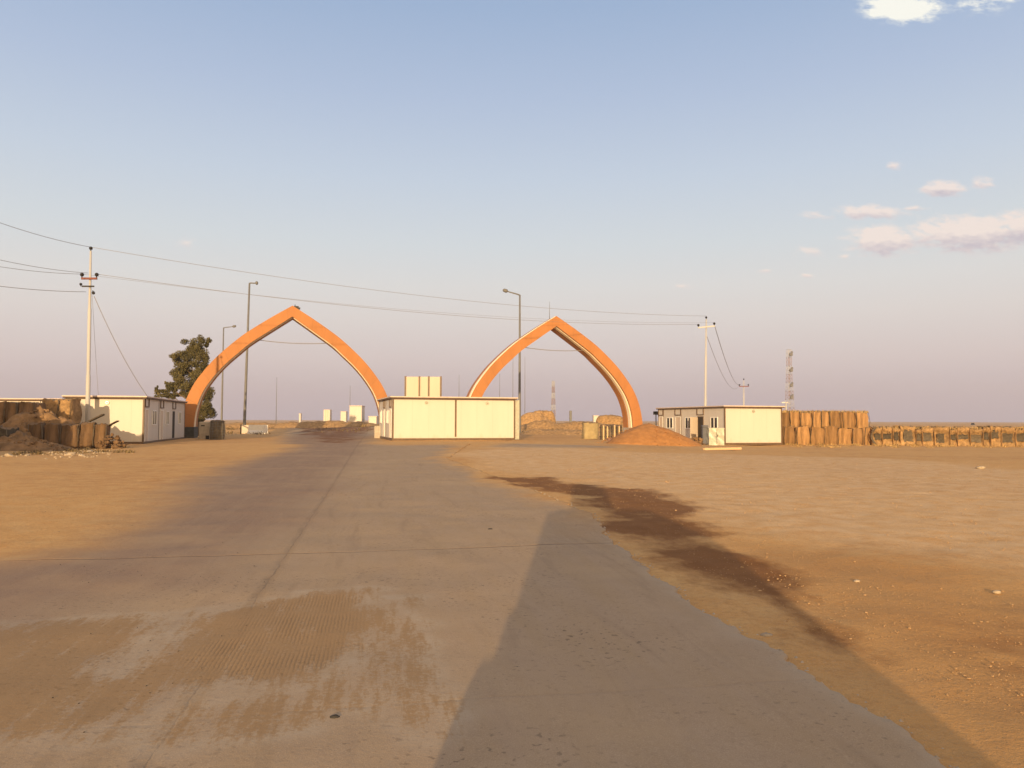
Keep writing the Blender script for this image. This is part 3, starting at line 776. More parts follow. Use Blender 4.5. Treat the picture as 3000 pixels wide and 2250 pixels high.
# ------------------------------------------------------------ lattice towers
def tower(px, pyTop, d, hb, ht, label, nsec, dishes=True):
    top = at(px, pyTop, d); z0 = gz(top.x, d); H = top.z-z0
    root = empty('lattice_tower', (top.x, d, z0), R(20), label, 'tower', 'lattice communication towers')
    r = .09*d/400
    for s in range(nsec):
        mb = MB(); za, zb = H*s/nsec, H*(s+1)/nsec-.01
        def hw(z): return hb+(ht-hb)*min(1, z/(H*.75))
        for k in range(4):
            a = PI/4+k*PI/2
            c0 = lambda z, a=a: Vector((hw(z)*math.cos(a), hw(z)*math.sin(a), z))
            c1 = lambda z, a=a: Vector((hw(z)*math.cos(a+PI/2), hw(z)*math.sin(a+PI/2), z))
            mb.tube([c0(za), c0(zb)], r*1.2, 4)
            nb = 2
            for j in range(nb):
                u, v = za+(zb-za)*j/nb, za+(zb-za)*(j+1)/nb
                mb.tube([c0(u), c1(v)], r*.6, 4); mb.tube([c1(u), c0(v)], r*.6, 4); mb.tube([c0(v), c1(v)], r*.6, 4)
        mb.build('tower_section', M['maststeel'] if s % 2 else M['polewhite'], root)
    if dishes:
        MB().box(-1.9*hb, -.3*hb, -.3, .3, H*.285, H*.30).build('platform', M['whitepaint'], root)
        for zz in (.36,.52,.72,.93):
            m = MB(); m.tube([(-.3,-ht*1.3,H*zz),(-.3,-ht*1.3-.7,H*zz)], [.95,.9], 12); m.tube([(.7,-ht,H*zz+1.2),(.7,-ht-.5,H*zz+1.2)], [.6,.55], 10); m.build('antenna_drum', M['polegrey'], root)
    return root
tower(2311, 1024, 400, 2.6, 1.25, 'lattice mast with drum antennas beyond the right earth barriers', 9)
tower(1621, 1116, 720, 2.6, 1.3, 'tiny red and white lattice mast on the horizon through right arch', 7, False)
p = at(2303, 1178, 120)
o = MB().tube([(0,0,0),(0,0,p.z-gz(p.x,120))], .12, 8).build('white_post', M['polewhite']); o.location = (p.x,120,gz(p.x,120)); tag(o, 'short white post at the foot of the right lattice mast', 'post')

# ------------------------------------------------------------ earth filled wire barriers
def cell_mesh(w, dpt, h, seed, bulge=.07, lean=(0,0), tear=0.0):
    rnd = random.Random(seed); mb = MB(); na, nh = 28, 9
    ph = [rnd.uniform(0, 6.28) for _ in range(4)]
    top_n = [rnd.uniform(-.05,.04)*h for _ in range(na)]
    vs = []
    for j in range(nh+1):
        t = j/nh
        bl = 1+bulge*math.sin(PI*min(1, t*1.05))*(1.2-t)+.03*math.sin(7*t+ph[0])
        for k in range(na):
            a = 2*PI*k/na; ca, sa = math.cos(a), math.sin(a)
            e = 5.0; rr = (abs(ca)**e+abs(sa)**e)**(-1/e)
            wr = 1+.035*math.sin(5*a+ph[1]+3*t)+.03*math.sin(9*a+ph[2]-5*t)+rnd.uniform(-.012,.012)-.10*math.exp(-((t-ph[0]/6.3)/.12)**2)*max(0, math.sin(a+ph[3]))
            x = ca*rr*w/2*bl*wr+lean[0]*t*t; y = sa*rr*dpt/2*bl*wr+lean[1]*t*t
            z = t*(h+top_n[k]+.04*h*math.sin(2*a+ph[3]))
            vs.append((x, y, z))
    fs = []
    for j in range(nh):
        for k in range(na):
            q = (k+1) % na; fs.append((j*na+k, j*na+q, (j+1)*na+q, (j+1)*na+k))
    mb.add(vs, fs, True)
    s = MB(); vs = []; nr = 5
    for i in range(nr+1):
        f = i/nr
        for k in range(na):
            v = mb.v[nh*na+k]; cx_, cy_ = lean
            x, y = cx_+(v[0]-cx_)*f*.97, cy_+(v[1]-cy_)*f*.97
            vs.append((x, y, v[2]*f+(h*1.0)*(1-f)-.02+.035*h*(1-f*f)+rnd.uniform(-.03,.03)))
    fs = []
    for i in range(nr):
        for k in range(na):
            q = (k+1) % na; fs.append((i*na+k, (i+1)*na+k, (i+1)*na+q, i*na+q))
    s.add(vs, fs, True)
    return mb, s
def cell(root, loc, w, d, h, seed, fm, sm_, rz=0, **kw):
    a, b = cell_mesh(w, d, h, seed, bulge=random.Random(seed).uniform(.0,.16), **kw)
    o = a.build('gabion_cell', fm, root); o.location = loc; o.rotation_euler = (0, 0, rz)
    f = b.build('soil_fill', sm_, o)
    # wire mesh seams at the corners
    for (sx, sy) in ((-1,-1),(1,-1)):
        wmb = MB(); wmb.tube([(sx*w*.47, -d*.49, 0), (sx*w*.52, -d*.53, h*.4), (sx*w*.48+kw.get('lean',(0,0))[0], -d*.5+kw.get('lean',(0,0))[1], h)], .018, 5)
        wmb.build('wire_seam', M['fabric_g'], o)
    return o
# right: two tiers beside the grey sided cabin
rx0 = at(2292, 1300, 61.5); rx1 = at(2551, 1300, 63.0)
def row(label, p0, p1, n_, h, zoff, fm, sm_, seed, dpt=1.05, jit=.04, leanr=.06, hj=.04, group=None):
    L_ = Vector((p1[0]-p0[0], p1[1]-p0[1])); w = L_.length/n_; ang = math.atan2(L_.y, L_.x)
    g = gz(p0[0], p0[1])
    root = empty('earth_barrier_row', (p0[0], p0[1], g+zoff), ang, label, 'barrier', group)
    rnd = random.Random(seed)
    cw = [rnd.uniform(.75,1.3) for _ in range(n_)]; ck = n_*w/sum(cw); acc = 0
    for i in range(n_):
        wi = cw[i]*ck; xx = acc+wi/2; acc += wi
        wx_, wy_ = p0[0]+xx*math.cos(ang), p0[1]+xx*math.sin(ang)
        dz = (gz(wx_, wy_)-g)
        cell(root, (xx, rnd.uniform(-jit, jit), dz-.06), wi*rnd.uniform(.9,1.03), dpt*rnd.uniform(.9,1.12), h*(1+rnd.uniform(-hj,hj)), seed*50+i, fm, sm_,
             rz=rnd.uniform(-.13,.13), lean=(rnd.uniform(-leanr,leanr), rnd.uniform(-leanr,leanr)))
    return root
G = 'earth filled wire barriers'
row('lower tier of bulging tan earth barriers right of the grey sided cabin', (rx0.x, 61.8), (rx1.x, 63.2), 7, 1.42, 0, M['fabric'], M['soil'], 3, leanr=.15, jit=.12, hj=.07, group=G)
row('upper tier of tan earth barriers stacked right of the grey sided cabin', (rx0.x-.1, 62.1), (rx1.x-.2, 63.4), 8, 1.28, 1.40, M['fabric'], M['soil'], 4, dpt=.95, hj=.05, leanr=.12, jit=.10, group=G)
# right long low row with sunken faces
def hollow_row(label, p0, p1, n_, h, seed):
    L_ = Vector(p1)-Vector(p0); w = L_.length/n_; ang = math.atan2(L_.y, L_.x)
    g = gz(p0[0], p0[1]); root = empty('earth_barrier_row', (p0[0], p0[1], g), ang, label, 'barrier', G)
    rnd = random.Random(seed); wsl = [rnd.uniform(.55,1.45) for _ in range(n_)]; k_ = n_*w/sum(wsl); acc = 0
    for i in range(n_):
        wi = wsl[i]*k_; hh = h*(1+rnd.uniform(-.10,.08)); w_ = wi*.97
        o = MB(); xx = acc+wi/2; acc += wi
        dz = gz(p0[0]+xx*math.cos(ang), p0[1]+xx*math.sin(ang))-g
        # earth body, its front set back, a slope of spill below, overhanging crust above
        nn = 13; vs = []; prof = [(-.62,0),(-.50,.12),(-.30,.3),(-.20,.52),(-.25,.70),(-.42,.80),(-.50,.90),(-.38,1.0),(.45,1.02),(.5,0)]
        for k in range(nn):
            u = -w_/2+w_*k/(nn-1); e_ = abs(2*k/(nn-1)-1)**5
            for (yy, zz) in prof:
                y_ = yy*(1-e_)+(-.5 if yy < 0 else yy)*e_
                vs.append((u+rnd.uniform(-.015,.015), y_+rnd.uniform(-.11,.11)*(yy<.4), zz*hh+rnd.uniform(-.08,.07)*(zz>0)))
        m_ = len(prof); fs = []
        for k in range(nn-1):
            for j in range(m_-1): fs.append((k*m_+j, (k+1)*m_+j, (k+1)*m_+j+1, k*m_+j+1))
        fs.append(tuple(range(m_-1,-1,-1))); fs.append(tuple((nn-1)*m_+j for j in range(m_)))
        o.add(vs, fs, True); b = o.build('gabion_cell', M['soil'], root); b.location = (xx, 0, dz-.08)
        # dark torn liner in the hollow
        if rnd.random() < .8:
            q = MB(); vs = []; wl = w_*rnd.uniform(.5,.95); off = rnd.uniform(-.08,.08)
            z0_, z1_ = hh*rnd.uniform(.18,.45), hh*rnd.uniform(.66,.86)
            for a_ in range(7):
                for b_ in range(5):
                    u = -wl/2+wl*a_/6+off; v = z0_+(z1_-z0_)*b_/4+rnd.uniform(-.04,.04)
                    vs.append((u+rnd.uniform(-.03,.03), -.42-.08*math.cos((a_/6-.5)*PI)*(b_/4)+.10*math.sin(b_/4*PI)+rnd.uniform(-.02,.02), v))
            fs = [(a_*5+b_, (a_+1)*5+b_, (a_+1)*5+b_+1, a_*5+b_+1) for a_ in range(6) for b_ in range(4)]
            nv = len(vs); vs += [(v[0], v[1]+.04, v[2]) for v in vs]
            fs += [tuple(i_+nv for i_ in reversed(f)) for f in fs]
            q.add(vs, fs, True); q.build('torn_liner', M['fabric_g'], b)
        wmb = MB(); wmb.tube([(-w_/2,-.56,0),(-w_/2+rnd.uniform(-.03,.03),-.5,hh*.5),(-w_/2,-.53,hh*.97)], .03, 5)
        wmb.build('wire_seam', M['fabric'], b)
    return root
q0, q1 = at(2556, 1300, 62.5), at(3230, 1300, 58)
hollow_row('long low row of torn earth barriers with dark hollows running off right', (q0.x, 62.8), (q1.x, 58.5), 20, 1.5, 9)
q0, q1 = at(2560, 1300, 78), at(3200, 1300, 78)
row('pale earth barrier line behind the torn row at far right', (q0.x, 74), (q1.x, 73), 22, 1.45, 0, M['soil'], M['soil'], 12, group=G)
# curled loose sheet at the end of the two tier stack
cs = at(2553, 1300, 62.2); mb = MB(); pts = []
for k in range(9):
    t = k/8; pts.append((-.38*math.sin(PI*t), -.2-.05*t, 1.5*t))
mb.tube(pts, [.06,.05,.05,.05,.05,.05,.05,.04,.03], 6)
mb.tube([(p_[0]+.13, p_[1]+.06, p_[2]*.96) for p_ in pts], .03, 6)
o = mb.build('wire_mesh_end', M['fabric_g']); o.location = (cs.x+.25, 62.2, gz(cs.x, 62.2)); tag(o, 'dark curled mesh end between tall stack and low torn row', 'mesh')

# left group, shaded
def lx(px, d): return at(px, 1300, d).x
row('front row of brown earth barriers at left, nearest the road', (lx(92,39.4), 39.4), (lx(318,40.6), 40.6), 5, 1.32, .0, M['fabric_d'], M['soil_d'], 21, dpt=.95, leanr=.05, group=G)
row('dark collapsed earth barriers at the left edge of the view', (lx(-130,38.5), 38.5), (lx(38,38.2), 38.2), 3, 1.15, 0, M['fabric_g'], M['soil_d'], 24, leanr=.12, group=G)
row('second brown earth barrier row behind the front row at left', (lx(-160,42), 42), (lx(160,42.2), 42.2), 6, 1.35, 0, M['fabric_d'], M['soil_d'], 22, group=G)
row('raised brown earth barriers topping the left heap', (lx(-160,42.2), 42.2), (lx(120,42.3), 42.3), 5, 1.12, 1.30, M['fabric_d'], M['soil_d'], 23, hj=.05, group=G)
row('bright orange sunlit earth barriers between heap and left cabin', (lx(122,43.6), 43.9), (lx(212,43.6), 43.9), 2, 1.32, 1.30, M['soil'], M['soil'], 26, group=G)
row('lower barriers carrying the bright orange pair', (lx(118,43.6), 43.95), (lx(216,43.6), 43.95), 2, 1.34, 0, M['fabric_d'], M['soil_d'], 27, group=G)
def heap(name, label, cat, cx_, cy_, rx_, ry_, h, mt, seed, prof=1.3, zb=None, skew=0, rough=.12, kind=None):
    n_ = 44; mb = MB(); vs = []
    for j in range(n_+1):
        for i in range(n_+1):
            u, v = -1+2*i/n_, -1+2*j/n_
            rr = min(1, math.hypot(u, v)/(1+.12*math.sin(3*math.atan2(v,u)+seed)))
            z = h*max(0, (1-rr**prof))*(1+skew*u)
            x, y = cx_+u*rx_, cy_+v*ry_
            z += float(fbm(u*3+seed, v*3, seed, 4)+.6*fbm(u*10+seed, v*10, seed+5, 3))*rough*h*(1-rr)*3
            vs.append((u*rx_, v*ry_, z+gz(x, y)-gz(cx_, cy_)-.05-(.25 if rr >= .999 else 0)))
    fs = [(j*(n_+1)+i, j*(n_+1)+i+1, (j+1)*(n_+1)+i+1, (j+1)*(n_+1)+i) for j in range(n_) for i in range(n_)]
    mb.add(vs, fs, True); o = mb.build(name, mt); o.location = (cx_, cy_, gz(cx_, cy_) if zb is None else zb)
    return tag(o, label, cat, kind=kind)
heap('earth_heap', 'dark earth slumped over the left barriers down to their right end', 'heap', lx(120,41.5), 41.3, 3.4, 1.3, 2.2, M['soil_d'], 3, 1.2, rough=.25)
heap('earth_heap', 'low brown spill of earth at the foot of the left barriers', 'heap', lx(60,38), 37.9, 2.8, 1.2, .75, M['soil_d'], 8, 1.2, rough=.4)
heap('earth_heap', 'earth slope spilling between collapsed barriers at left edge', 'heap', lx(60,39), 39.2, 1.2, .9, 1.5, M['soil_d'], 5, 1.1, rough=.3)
hm = at(1903, 1300, 53)
heap('sand_heap', 'smooth orange sand heap between right arch and grey sided cabin', 'heap', hm.x, 53.2, 3.35, 3.0, 1.42, M['sandheap'], 2, 1.55, rough=.07)
hc = MB(); rnd = random.Random(51)
for k in range(900):
    a = rnd.uniform(0, 2*PI); q = rnd.random()**.5*1.12; x, y = hm.x+3.35*q*math.cos(a), 53.2+3.0*q*math.sin(a)
    hc.chip((x, y, gz(x, y)+1.42*max(0, 1-q**1.55)*.97-.02), rnd.uniform(.015,.05)*(1.8 if rnd.random() < .06 else 1), rnd)
o = hc.build('heap_clods', M['sandheap'], smooth=False); tag(o, 'small clods lying over and around the orange sand heap', 'clods', kind='stuff')
# high barriers outside the frame at left, whose shade falls across the left group and cabin
row('tall earth barriers beside the road, out of view at left, lower tier', (-34, 27.4), (-22.2, 28.2), 9, 1.75, 0, M['fabric_d'], M['soil_d'], 31, dpt=1.4, group=G)
row('tall earth barriers beside the road, out of view at left, middle tier', (-34, 27.5), (-23.4, 28.3), 8, 1.7, 1.7, M['fabric_d'], M['soil_d'], 32, dpt=1.3, group=G)
heap('earth_heap', 'big earth heap out of view at the left, beyond the frame', 'heap', -28.4, 28, 3.6, 2.6, 5.6, M['soil_d'], 13, 2.2, rough=.08)

cl = MB(); rnd = random.Random(44)
for k in range(420):
    px = rnd.uniform(0, 300); x = lx(px, 40); y = rnd.uniform(37.2, 41.6); s_ = rnd.uniform(.02,.11)
    zt = max(0, 2.1*(1-math.hypot((x-lx(120,41.5))/3.4, (y-41.3)/1.3)**1.2), .7*(1-math.hypot((x-lx(60,38))/2.8, (y-37.9)/1.2)**1.2), 1.45*(1-math.hypot((x-lx(60,39))/1.2, (y-39.2)/.9)**1.1))
    if zt < .05: continue
    cl.blob((x, y, gz(x,y)+zt), (s_*1.2, s_, s_*.8), 6, 4, .35, rnd)
o = cl.build('earth_clods', M['soil_d'], smooth=False); tag(o, 'earth clods scattered over the left heaps', 'clods', kind='stuff')
# planks, rubble and scrub by the left group
def plank(px0, py0, px1, py1, d, t, label, mt):
    a, b = at(px0, py0, d), at(px1, py1, d-.3); L_ = (b-a).length
    o = MB().bev(0, L_, -.08, .08, -t/2, t/2, .01).build('plank', mt); o.location = a
    o.rotation_euler = (b-a).to_track_quat('X', 'Z').to_euler(); return tag(o, label, 'plank')
plank(262,1234,304,1214,40.2,.07,'wide dark plank leaning up from the front barrier row',M['darkwood'])
plank(318,1247,346,1233,40.0,.05,'narrow dark plank jutting from the barrier row\'s right end',M['darkwood'])
rt = MB(); rnd = random.Random(5)
for k in range(60):
    a_ = rnd.uniform(-.6,.6); b_ = rnd.uniform(-.45,.45); h_ = rnd.uniform(0,.8)*(1-abs(a_))
    rt.blob((a_, b_, h_), (rnd.uniform(.05,.15), rnd.uniform(.05,.14), rnd.uniform(.04,.11)), 7, 5, .15, rnd)
o = rt.build('rubble_pile', M['fabric_d'], smooth=False); o.location = (lx(326,40.2), 40.3, gz(-20.6,40.3)); tag(o, 'dark jumbled rubble at the right end of the front barriers', 'rubble')
rk = MB(); rnd = random.Random(6)
for k in range(150):
    px = rnd.gauss(230, 45) if k % 3 else rnd.uniform(5, 330); py = rnd.gauss(1328, 7)
    x, y = gnd(px, max(1306, py)); s = rnd.uniform(.015,.055)
    rk.blob((x, y, gz(x,y)+s*.3), (s*1.2, s, s*.7), 6, 4, .3, rnd)
o = rk.build('rubble', M['rock'], smooth=False); tag(o, 'small pale stones littering the ground before the left barriers', 'rubble', kind='stuff')
for (px, py, s, lb) in [(205,1334,.17,'long pale flat stone left of the rubble'),(238,1336,.14,'pale block stone in the middle of the rubble'),(262,1324,.13,'pale upright stone furthest right in the rubble'),(25,1337,.16,'white stone at the left edge of the view'),(80,1336,.11,'small white stone near the left edge')]:
    x, y = gnd(px, py); mb = MB(); mb.blob((0,0,0), (s*1.3, s*.8, s*.5), 8, 6, .18, random.Random(px))
    o = mb.build('stone', M['rock'], smooth=False); o.location = (x, y, gz(x,y)+s*.22); o.rotation_euler = (0,.2,px); tag(o, lb, 'stone', 'pale stones in the left rubble')

def tuft_cloud(name, label, pts, mt, seed, cat='scrub', blade=(.10,.35), per=26):
    rnd = random.Random(seed); mb = MB()
    for (x, y, r_, h_) in pts:
        z = gz(x, y)
        for _ in range(per):
            a = rnd.uniform(0, 2*PI); q = r_*math.sqrt(rnd.random()); px_, py_ = x+q*math.cos(a), y+q*math.sin(a)
            hh = h_*rnd.uniform(.4,1)*(1-.5*q/r_); b = rnd.uniform(0, 2*PI); w = h_*rnd.uniform(.05,.14)
            ox, oy = rnd.uniform(-.4,.4)*h_, rnd.uniform(-.4,.4)*h_; c_, s_ = math.cos(b)*w, math.sin(b)*w
            mb.add([(px_-c_,py_-s_,z),(px_+c_,py_+s_,z),(px_+ox+c_*.5,py_+oy+s_*.5,z+hh),(px_+ox-c_*.7,py_+oy-s_*.7,z+hh*.9)], [(0,1,2,3)])
    o = mb.build(name, mt); return tag(o, label, cat, kind='stuff')
pts = []; rnd = random.Random(11)
for k in range(70):
    px = rnd.uniform(40, 380); x, y = gnd(px, rnd.uniform(1306, 1333)-(6 if px > 300 else 0)); pts.append((x, y, .25, rnd.uniform(.08,.24)))
tuft_cloud('dry_grass', 'dry grass and weeds along the foot of the left barriers', pts, M['scrub'], 4)
pts = []
for k in range(1500):
    y = rnd.uniform(78, 260); x = rnd.uniform(-.42, .33)*y
    if -.30*y < x < -.14*y and y < 88: continue
    pts.append((x, y, rnd.uniform(.4,1.6), rnd.uniform(.15,.6)))
tuft_cloud('field_scrub', 'low dry scrub scattered over the field beyond the gates', pts, M['scrub'], 5, per=16)
pts = []
for k in range(120):
    px = rnd.uniform(2290, 3000); x, y = gnd(px, rnd.uniform(1300, 1312)); pts.append((x, min(y, 61.3), .3, rnd.uniform(.08,.25)))
tuft_cloud('barrier_weeds', 'dry weeds along the foot of the right earth barriers', pts, mat('straw', (.42,.28,.12), .95, .4, 2), 6)

pts = []; rnd = random.Random(31)
mb = MB()
for k in range(1600):
    if k % 2: px = rnd.uniform(2292, 2545); d_ = 61.7+rnd.uniform(0, .9)+(px-2292)*.005; zz = gz(20, 62)+2.62
    else: px = rnd.uniform(2560, 3010); t_ = (px-2556)/674; d_ = 62.6-4.3*t_+rnd.uniform(-.35,.3); zz = gz(25, 62)+1.34
    x_ = px; x = at(px, 1250, d_).x; hh = rnd.uniform(.05,.22); b = rnd.uniform(0, PI); w = .03; ox = rnd.uniform(-.1,.1)
    mb.add([(x-w*math.cos(b), d_-w*math.sin(b), zz-.08), (x+w*math.cos(b), d_+w*math.sin(b), zz-.08), (x+ox, d_+rnd.uniform(-.15,.05), zz+hh)], [(0,1,2)])
o = mb.build('straw', mat('dry_straw', (.40,.28,.13), .95, .4, 2)); tag(o, 'straw coloured dry weeds growing on top of the right barriers', 'weeds', kind='stuff')

# ------------------------------------------------------------ tree behind the left arch
def tree():
    d = 70.0; base = at(578, 1240, d); base.z = gz(base.x, d)
    root = empty('tree', base, 0, 'ragged eucalyptus like tree behind the left arch\'s foot', 'tree')
    rnd = random.Random(3)
    def L(px, py, dy=0): p_ = at(px, py, d); return Vector((p_.x-base.x, dy, p_.z-base.z))
    clumps = [(590,1005,15,16,0),(605,1000,9,10,.4),(572,1020,22,16,0),(545,1035,26,16,.4),(520,1050,16,14,-.3),(590,1040,24,20,.5),(560,1062,30,18,-.5),(530,1075,24,16,.3),(600,1068,14,16,-.2),
              (520,1098,17,16,0),(560,1095,26,18,.5),(590,1100,22,20,-.4),(535,1122,24,14,.2),(505,1135,16,13,0),(492,1128,10,9,0),(480,1148,12,9,.2),(463,1150,8,11,0),(460,1138,5,8,0),(500,1158,20,9,.3),(480,1160,14,7,0),(560,1130,20,22,-.3),
              (590,1140,26,26,.4),(606,1165,20,22,0),(612,1190,16,18,-.3),(600,1205,22,20,.3),(585,1220,18,16,0),(622,1212,7,10,0),(575,1180,18,26,0),(545,1160,16,16,.3)]
    tr = MB(); tr.tube([Vector((0,0,-.2)), L(577,1200), L(572,1160,.1), L(575,1110,0), L(582,1060), L(590,1010)], [.24,.21,.19,.14,.09,.03], 8)
    t_o = tr.build('trunk', M['bark'], root)
    for k, (px, py, *_r) in enumerate(clumps):
        if k % 2: continue
        yb = min(1215, py+45+rnd.uniform(0,20)); s0 = L(576, yb); e0 = L(px, py, clumps[k][4])
        mid = s0.lerp(e0, .55)+Vector((0, rnd.uniform(-.15,.15), -.12))
        lb = MB(); lb.tube([s0, mid, e0], [.08,.05,.02], 6); lb.build('limb', M['bark'], t_o)
    mb = MB()
    for (px, py, rx, rz_, dy) in clumps:
        c_ = L(px, py, dy); rx_, rz2 = rx/F*d*1.02, rz_/F*d*1.02
        n_ = int(2900*(rx*rz_)/(400.))+240
        subs = [(Vector((rnd.gauss(0,.5)*rx_, rnd.gauss(0,.5)*rx_, rnd.gauss(0,.5)*rz2)), rnd.uniform(.35,.75)) for _ in range(9)]
        for _ in range(n_):
            sb, sr = rnd.choice(subs)
            v = Vector((rnd.gauss(0,1), rnd.gauss(0,1), rnd.gauss(0,1))).normalized()*rnd.random()**.5
            p_ = c_+sb+Vector((v.x*rx_*sr, v.y*rx_*sr, v.z*rz2*sr*1.1))
            l_ = rnd.uniform(.08,.18); a = Vector((rnd.gauss(0,1), rnd.gauss(0,1), rnd.gauss(-.5,1))).normalized()*l_
            b = a.cross(Vector((rnd.random(), rnd.random(), rnd.random()))).normalized()*l_*.3
            mb.add([p_-a*.5, p_+b, p_+a*.5, p_-b], [(0,1,2,3)])
    mb.build('crown', M['leaf'], root)
tree()

# ------------------------------------------------------------ things beside the arches
def T(px, d): return at(px, 1250, d).x
x = T(578, 58.5)
wl = empty('concrete_block', (x, 58.8, gz(x,58.8)), R(8), 'pale concrete block beside the left arch\'s dark foot', 'concrete block')
MB().bev(0,.88,0,.6,-.1,1.32,.05).build('block', M['concrete'], wl)
mb = MB(); mb.box(.15,.42,-.004,.05,.98,1.08); mb.box(.5,.75,-.004,.05,0,.28); mb.build('slot', M['dark'], wl)
x = T(612, 57.5)
gb = empty('wire_gabion', (x, 57.5, gz(x,57.5)), R(24), 'dark grey square gabion standing right of the left arch\'s foot', 'barrier')
a_, b_ = cell_mesh(1.0, 1.5, 1.42, 77, bulge=.02)
for mm, nn_, mt_ in ((a_, 'gabion_body', M['fabric_g']), (b_, 'soil_fill', M['soil_d'])):
    o = mm.build(nn_, mt_, gb); o.location = (.62, .72, 0)
wm = MB()
for k in range(7): wm.tube([(.1+k*.17,-.05,0),(.1+k*.17,-.05,1.38)], .012, 4)
for k in range(8): wm.tube([(.08,-.055,.05+k*.19),(1.14,-.055,.05+k*.19)], .012, 4)
wm.build('wire_mesh', M['polegrey'], gb)
# jersey barriers and bits at the foot of the tall lamp
def jersey(px, d, L_, rz, label, s=1.0, mt=None):
    x = T(px, d); prof = [(-.3,0),(-.3,.12),(-.13,.38),(-.08,.95),(.08,.95),(.13,.38),(.3,.12),(.3,0)]
    vs = [(-L_/2, y*s, z*s) for y, z in prof]+[(L_/2, y*s, z*s) for y, z in prof]; n_ = len(prof)
    fs = [(i, (i+1) % n_, n_+(i+1) % n_, n_+i) for i in range(n_)]+[tuple(range(n_-1,-1,-1)), tuple(range(n_, 2*n_))]
    o = MB().add(vs, fs).build('road_barrier', mt or M['whitepaint']); o.location = (x, d, gz(x,d)); o.rotation_euler = (0,0,rz)
    return tag(o, label, 'road barrier', 'white road barriers by the lamp')
jersey(745, 83, 1.6, R(70), 'white road barrier just right of the tall lamp\'s foot, side on')
jersey(757, 82, 1.9, R(20), 'white road barrier in the middle of the group by the lamp')
jersey(770, 82.5, 1.3, R(-50), 'white road barrier at the right end of the group by the lamp')
jersey(717, 83, .8, R(10), 'short cream block left of the tall lamp\'s foot', .95, M['beige'])
x = T(706, 80); o = MB().tube([(0,0,0),(0,0,1.0)], .07, 8).build('bollard', M['darkwood']); o.location = (x,80,gz(x,80)); tag(o, 'thin dark bollard left of the cream block and lamp', 'bollard')
# beside middle cabin's left side: pale base of the arch's right leg
x = T(1096, 60.5); o = MB().bev(0,.6,0,.6,-.1,.95,.06).build('concrete_barrier', M['concrete']); o.location = (x,60.5,gz(x,60.5)); tag(o, 'pinkish concrete block against the middle cabin\'s left side', 'concrete block')
# shade side strip right of middle cabin
# distant white blocks
def farbox(px0, px1, pyt, d, label, ribs=0, depth=2.4, name='white_container', cat='container'):
    a, b = at(px0, pyt, d), at(px1, pyt, d); z = gz(a.x, d); w = b.x-a.x; h = a.z-z
    root = empty(name, (a.x, d, z), 0, label, cat, 'white blocks far beyond the gates')
    MB().bev(0, w, 0, depth, -.3, h-.12, .03).build('body', M['panel'], root)
    MB().box(-.05, w+.05, -.05, depth+.05, h-.115, h).build('roof', M['roof'], root)
    for k in range(ribs): MB().box(w*(k+1)/(ribs+1)-.06, w*(k+1)/(ribs+1)+.06, -.03, .02, 0, h-.13).build('rib', M['wood'], root)
    return root
farbox(948, 967, 1200, 240, 'small yellowish white block furthest left on the horizon', 2)
farbox(998, 1014, 1205, 240, 'small white square block left of the big one on the horizon')
farbox(1024, 1060, 1188, 118, 'tall bright white block, biggest of those beyond the left arch', 0)
farbox(1080, 1103, 1219, 118, 'low white block right of the biggest one, near middle cabin', 0)
farbox(876, 881, 1211, 400, 'tiny white block on the horizon in mid left arch')
farbox(1739, 1753, 1217, 170, 'tiny white block on the horizon inside the right arch', 0)
# berms and earth walls beyond the right arch
def T2(px, d): return at(px, 1235, d).x
q0 = T2(1535, 150); q1 = T2(1616, 150)
heap('earth_heap', 'flat topped sunlit earth mound on the horizon right of the middle cabin', 'heap', T2(1592,152), 152, 2.4, 2, 2.9, M['soil'], 41, 9, rough=.08)
heap('earth_heap', 'low sandy bank on the horizon right of middle cabin', 'heap', T2(1560,150), 149, 4.5, 2.5, 2.6, M['soil'], 15, 1.4)
heap('earth_heap', 'flat topped tan earth mound on the horizon left of right arch\'s foot', 'heap', T2(1790,118), 118, 2.3, 2, 2.1, M['soil'], 42, 9, rough=.08)
def bank(label, px0, px1, d, h, seed, mt):
    a, b = T2(px0, d), T2(px1, d); n_ = 90; mb = MB(); vs = []
    prof = [(-2.2,-.2),(-1.2,.5),(-.5,.92),(0,1),(.6,.85),(2.2,-.2)]
    for i in range(n_+1):
        x = a+(b-a)*i/n_; e_ = min(1, 6*min(i, n_-i)/n_+.1)
        hh = h*e_*(1+.5*float(fbm(x*.5, 0, seed))+.3*float(fbm(x*2.2, 0, seed+1)))
        for (yy, zz) in prof: vs.append((x-a, yy+.5*float(fbm(x*.8, yy, seed+2)), zz*hh+gz(x,d)-gz(a,d)))
    m_ = len(prof); fs = [(i*m_+j, (i+1)*m_+j, (i+1)*m_+j+1, i*m_+j+1) for i in range(n_) for j in range(m_-1)]
    mb.add(vs, fs, True); o = mb.build('earth_bank', mt); o.location = (a, d, gz(a,d)); return tag(o, label, 'bank')
bank('long low earth bank beyond the left arch opening', 560, 1130, 104, .75, 51, M['soil'])
bank('long low earth bank beyond the right arch opening', 1500, 1960, 96, 1.0, 52, M['soil'])
bank('sandy shelf nearer behind the right arch', 1520, 1830, 82, .55, 53, M['soil'])
bank('far earth bank along the horizon at right', 2540, 3300, 110, .9, 54, M['soil'])
x = T2(1671.5, 100); o = MB().bev(-.16,.16,-.16,.16,-.1,at(1671,1203,100).z-gz(x,100),.03).build('dark_pillar', M['polegrey']); o.location = (x,100,gz(x,100)); tag(o, 'squat dark pillar in the middle of the right arch opening', 'pillar')
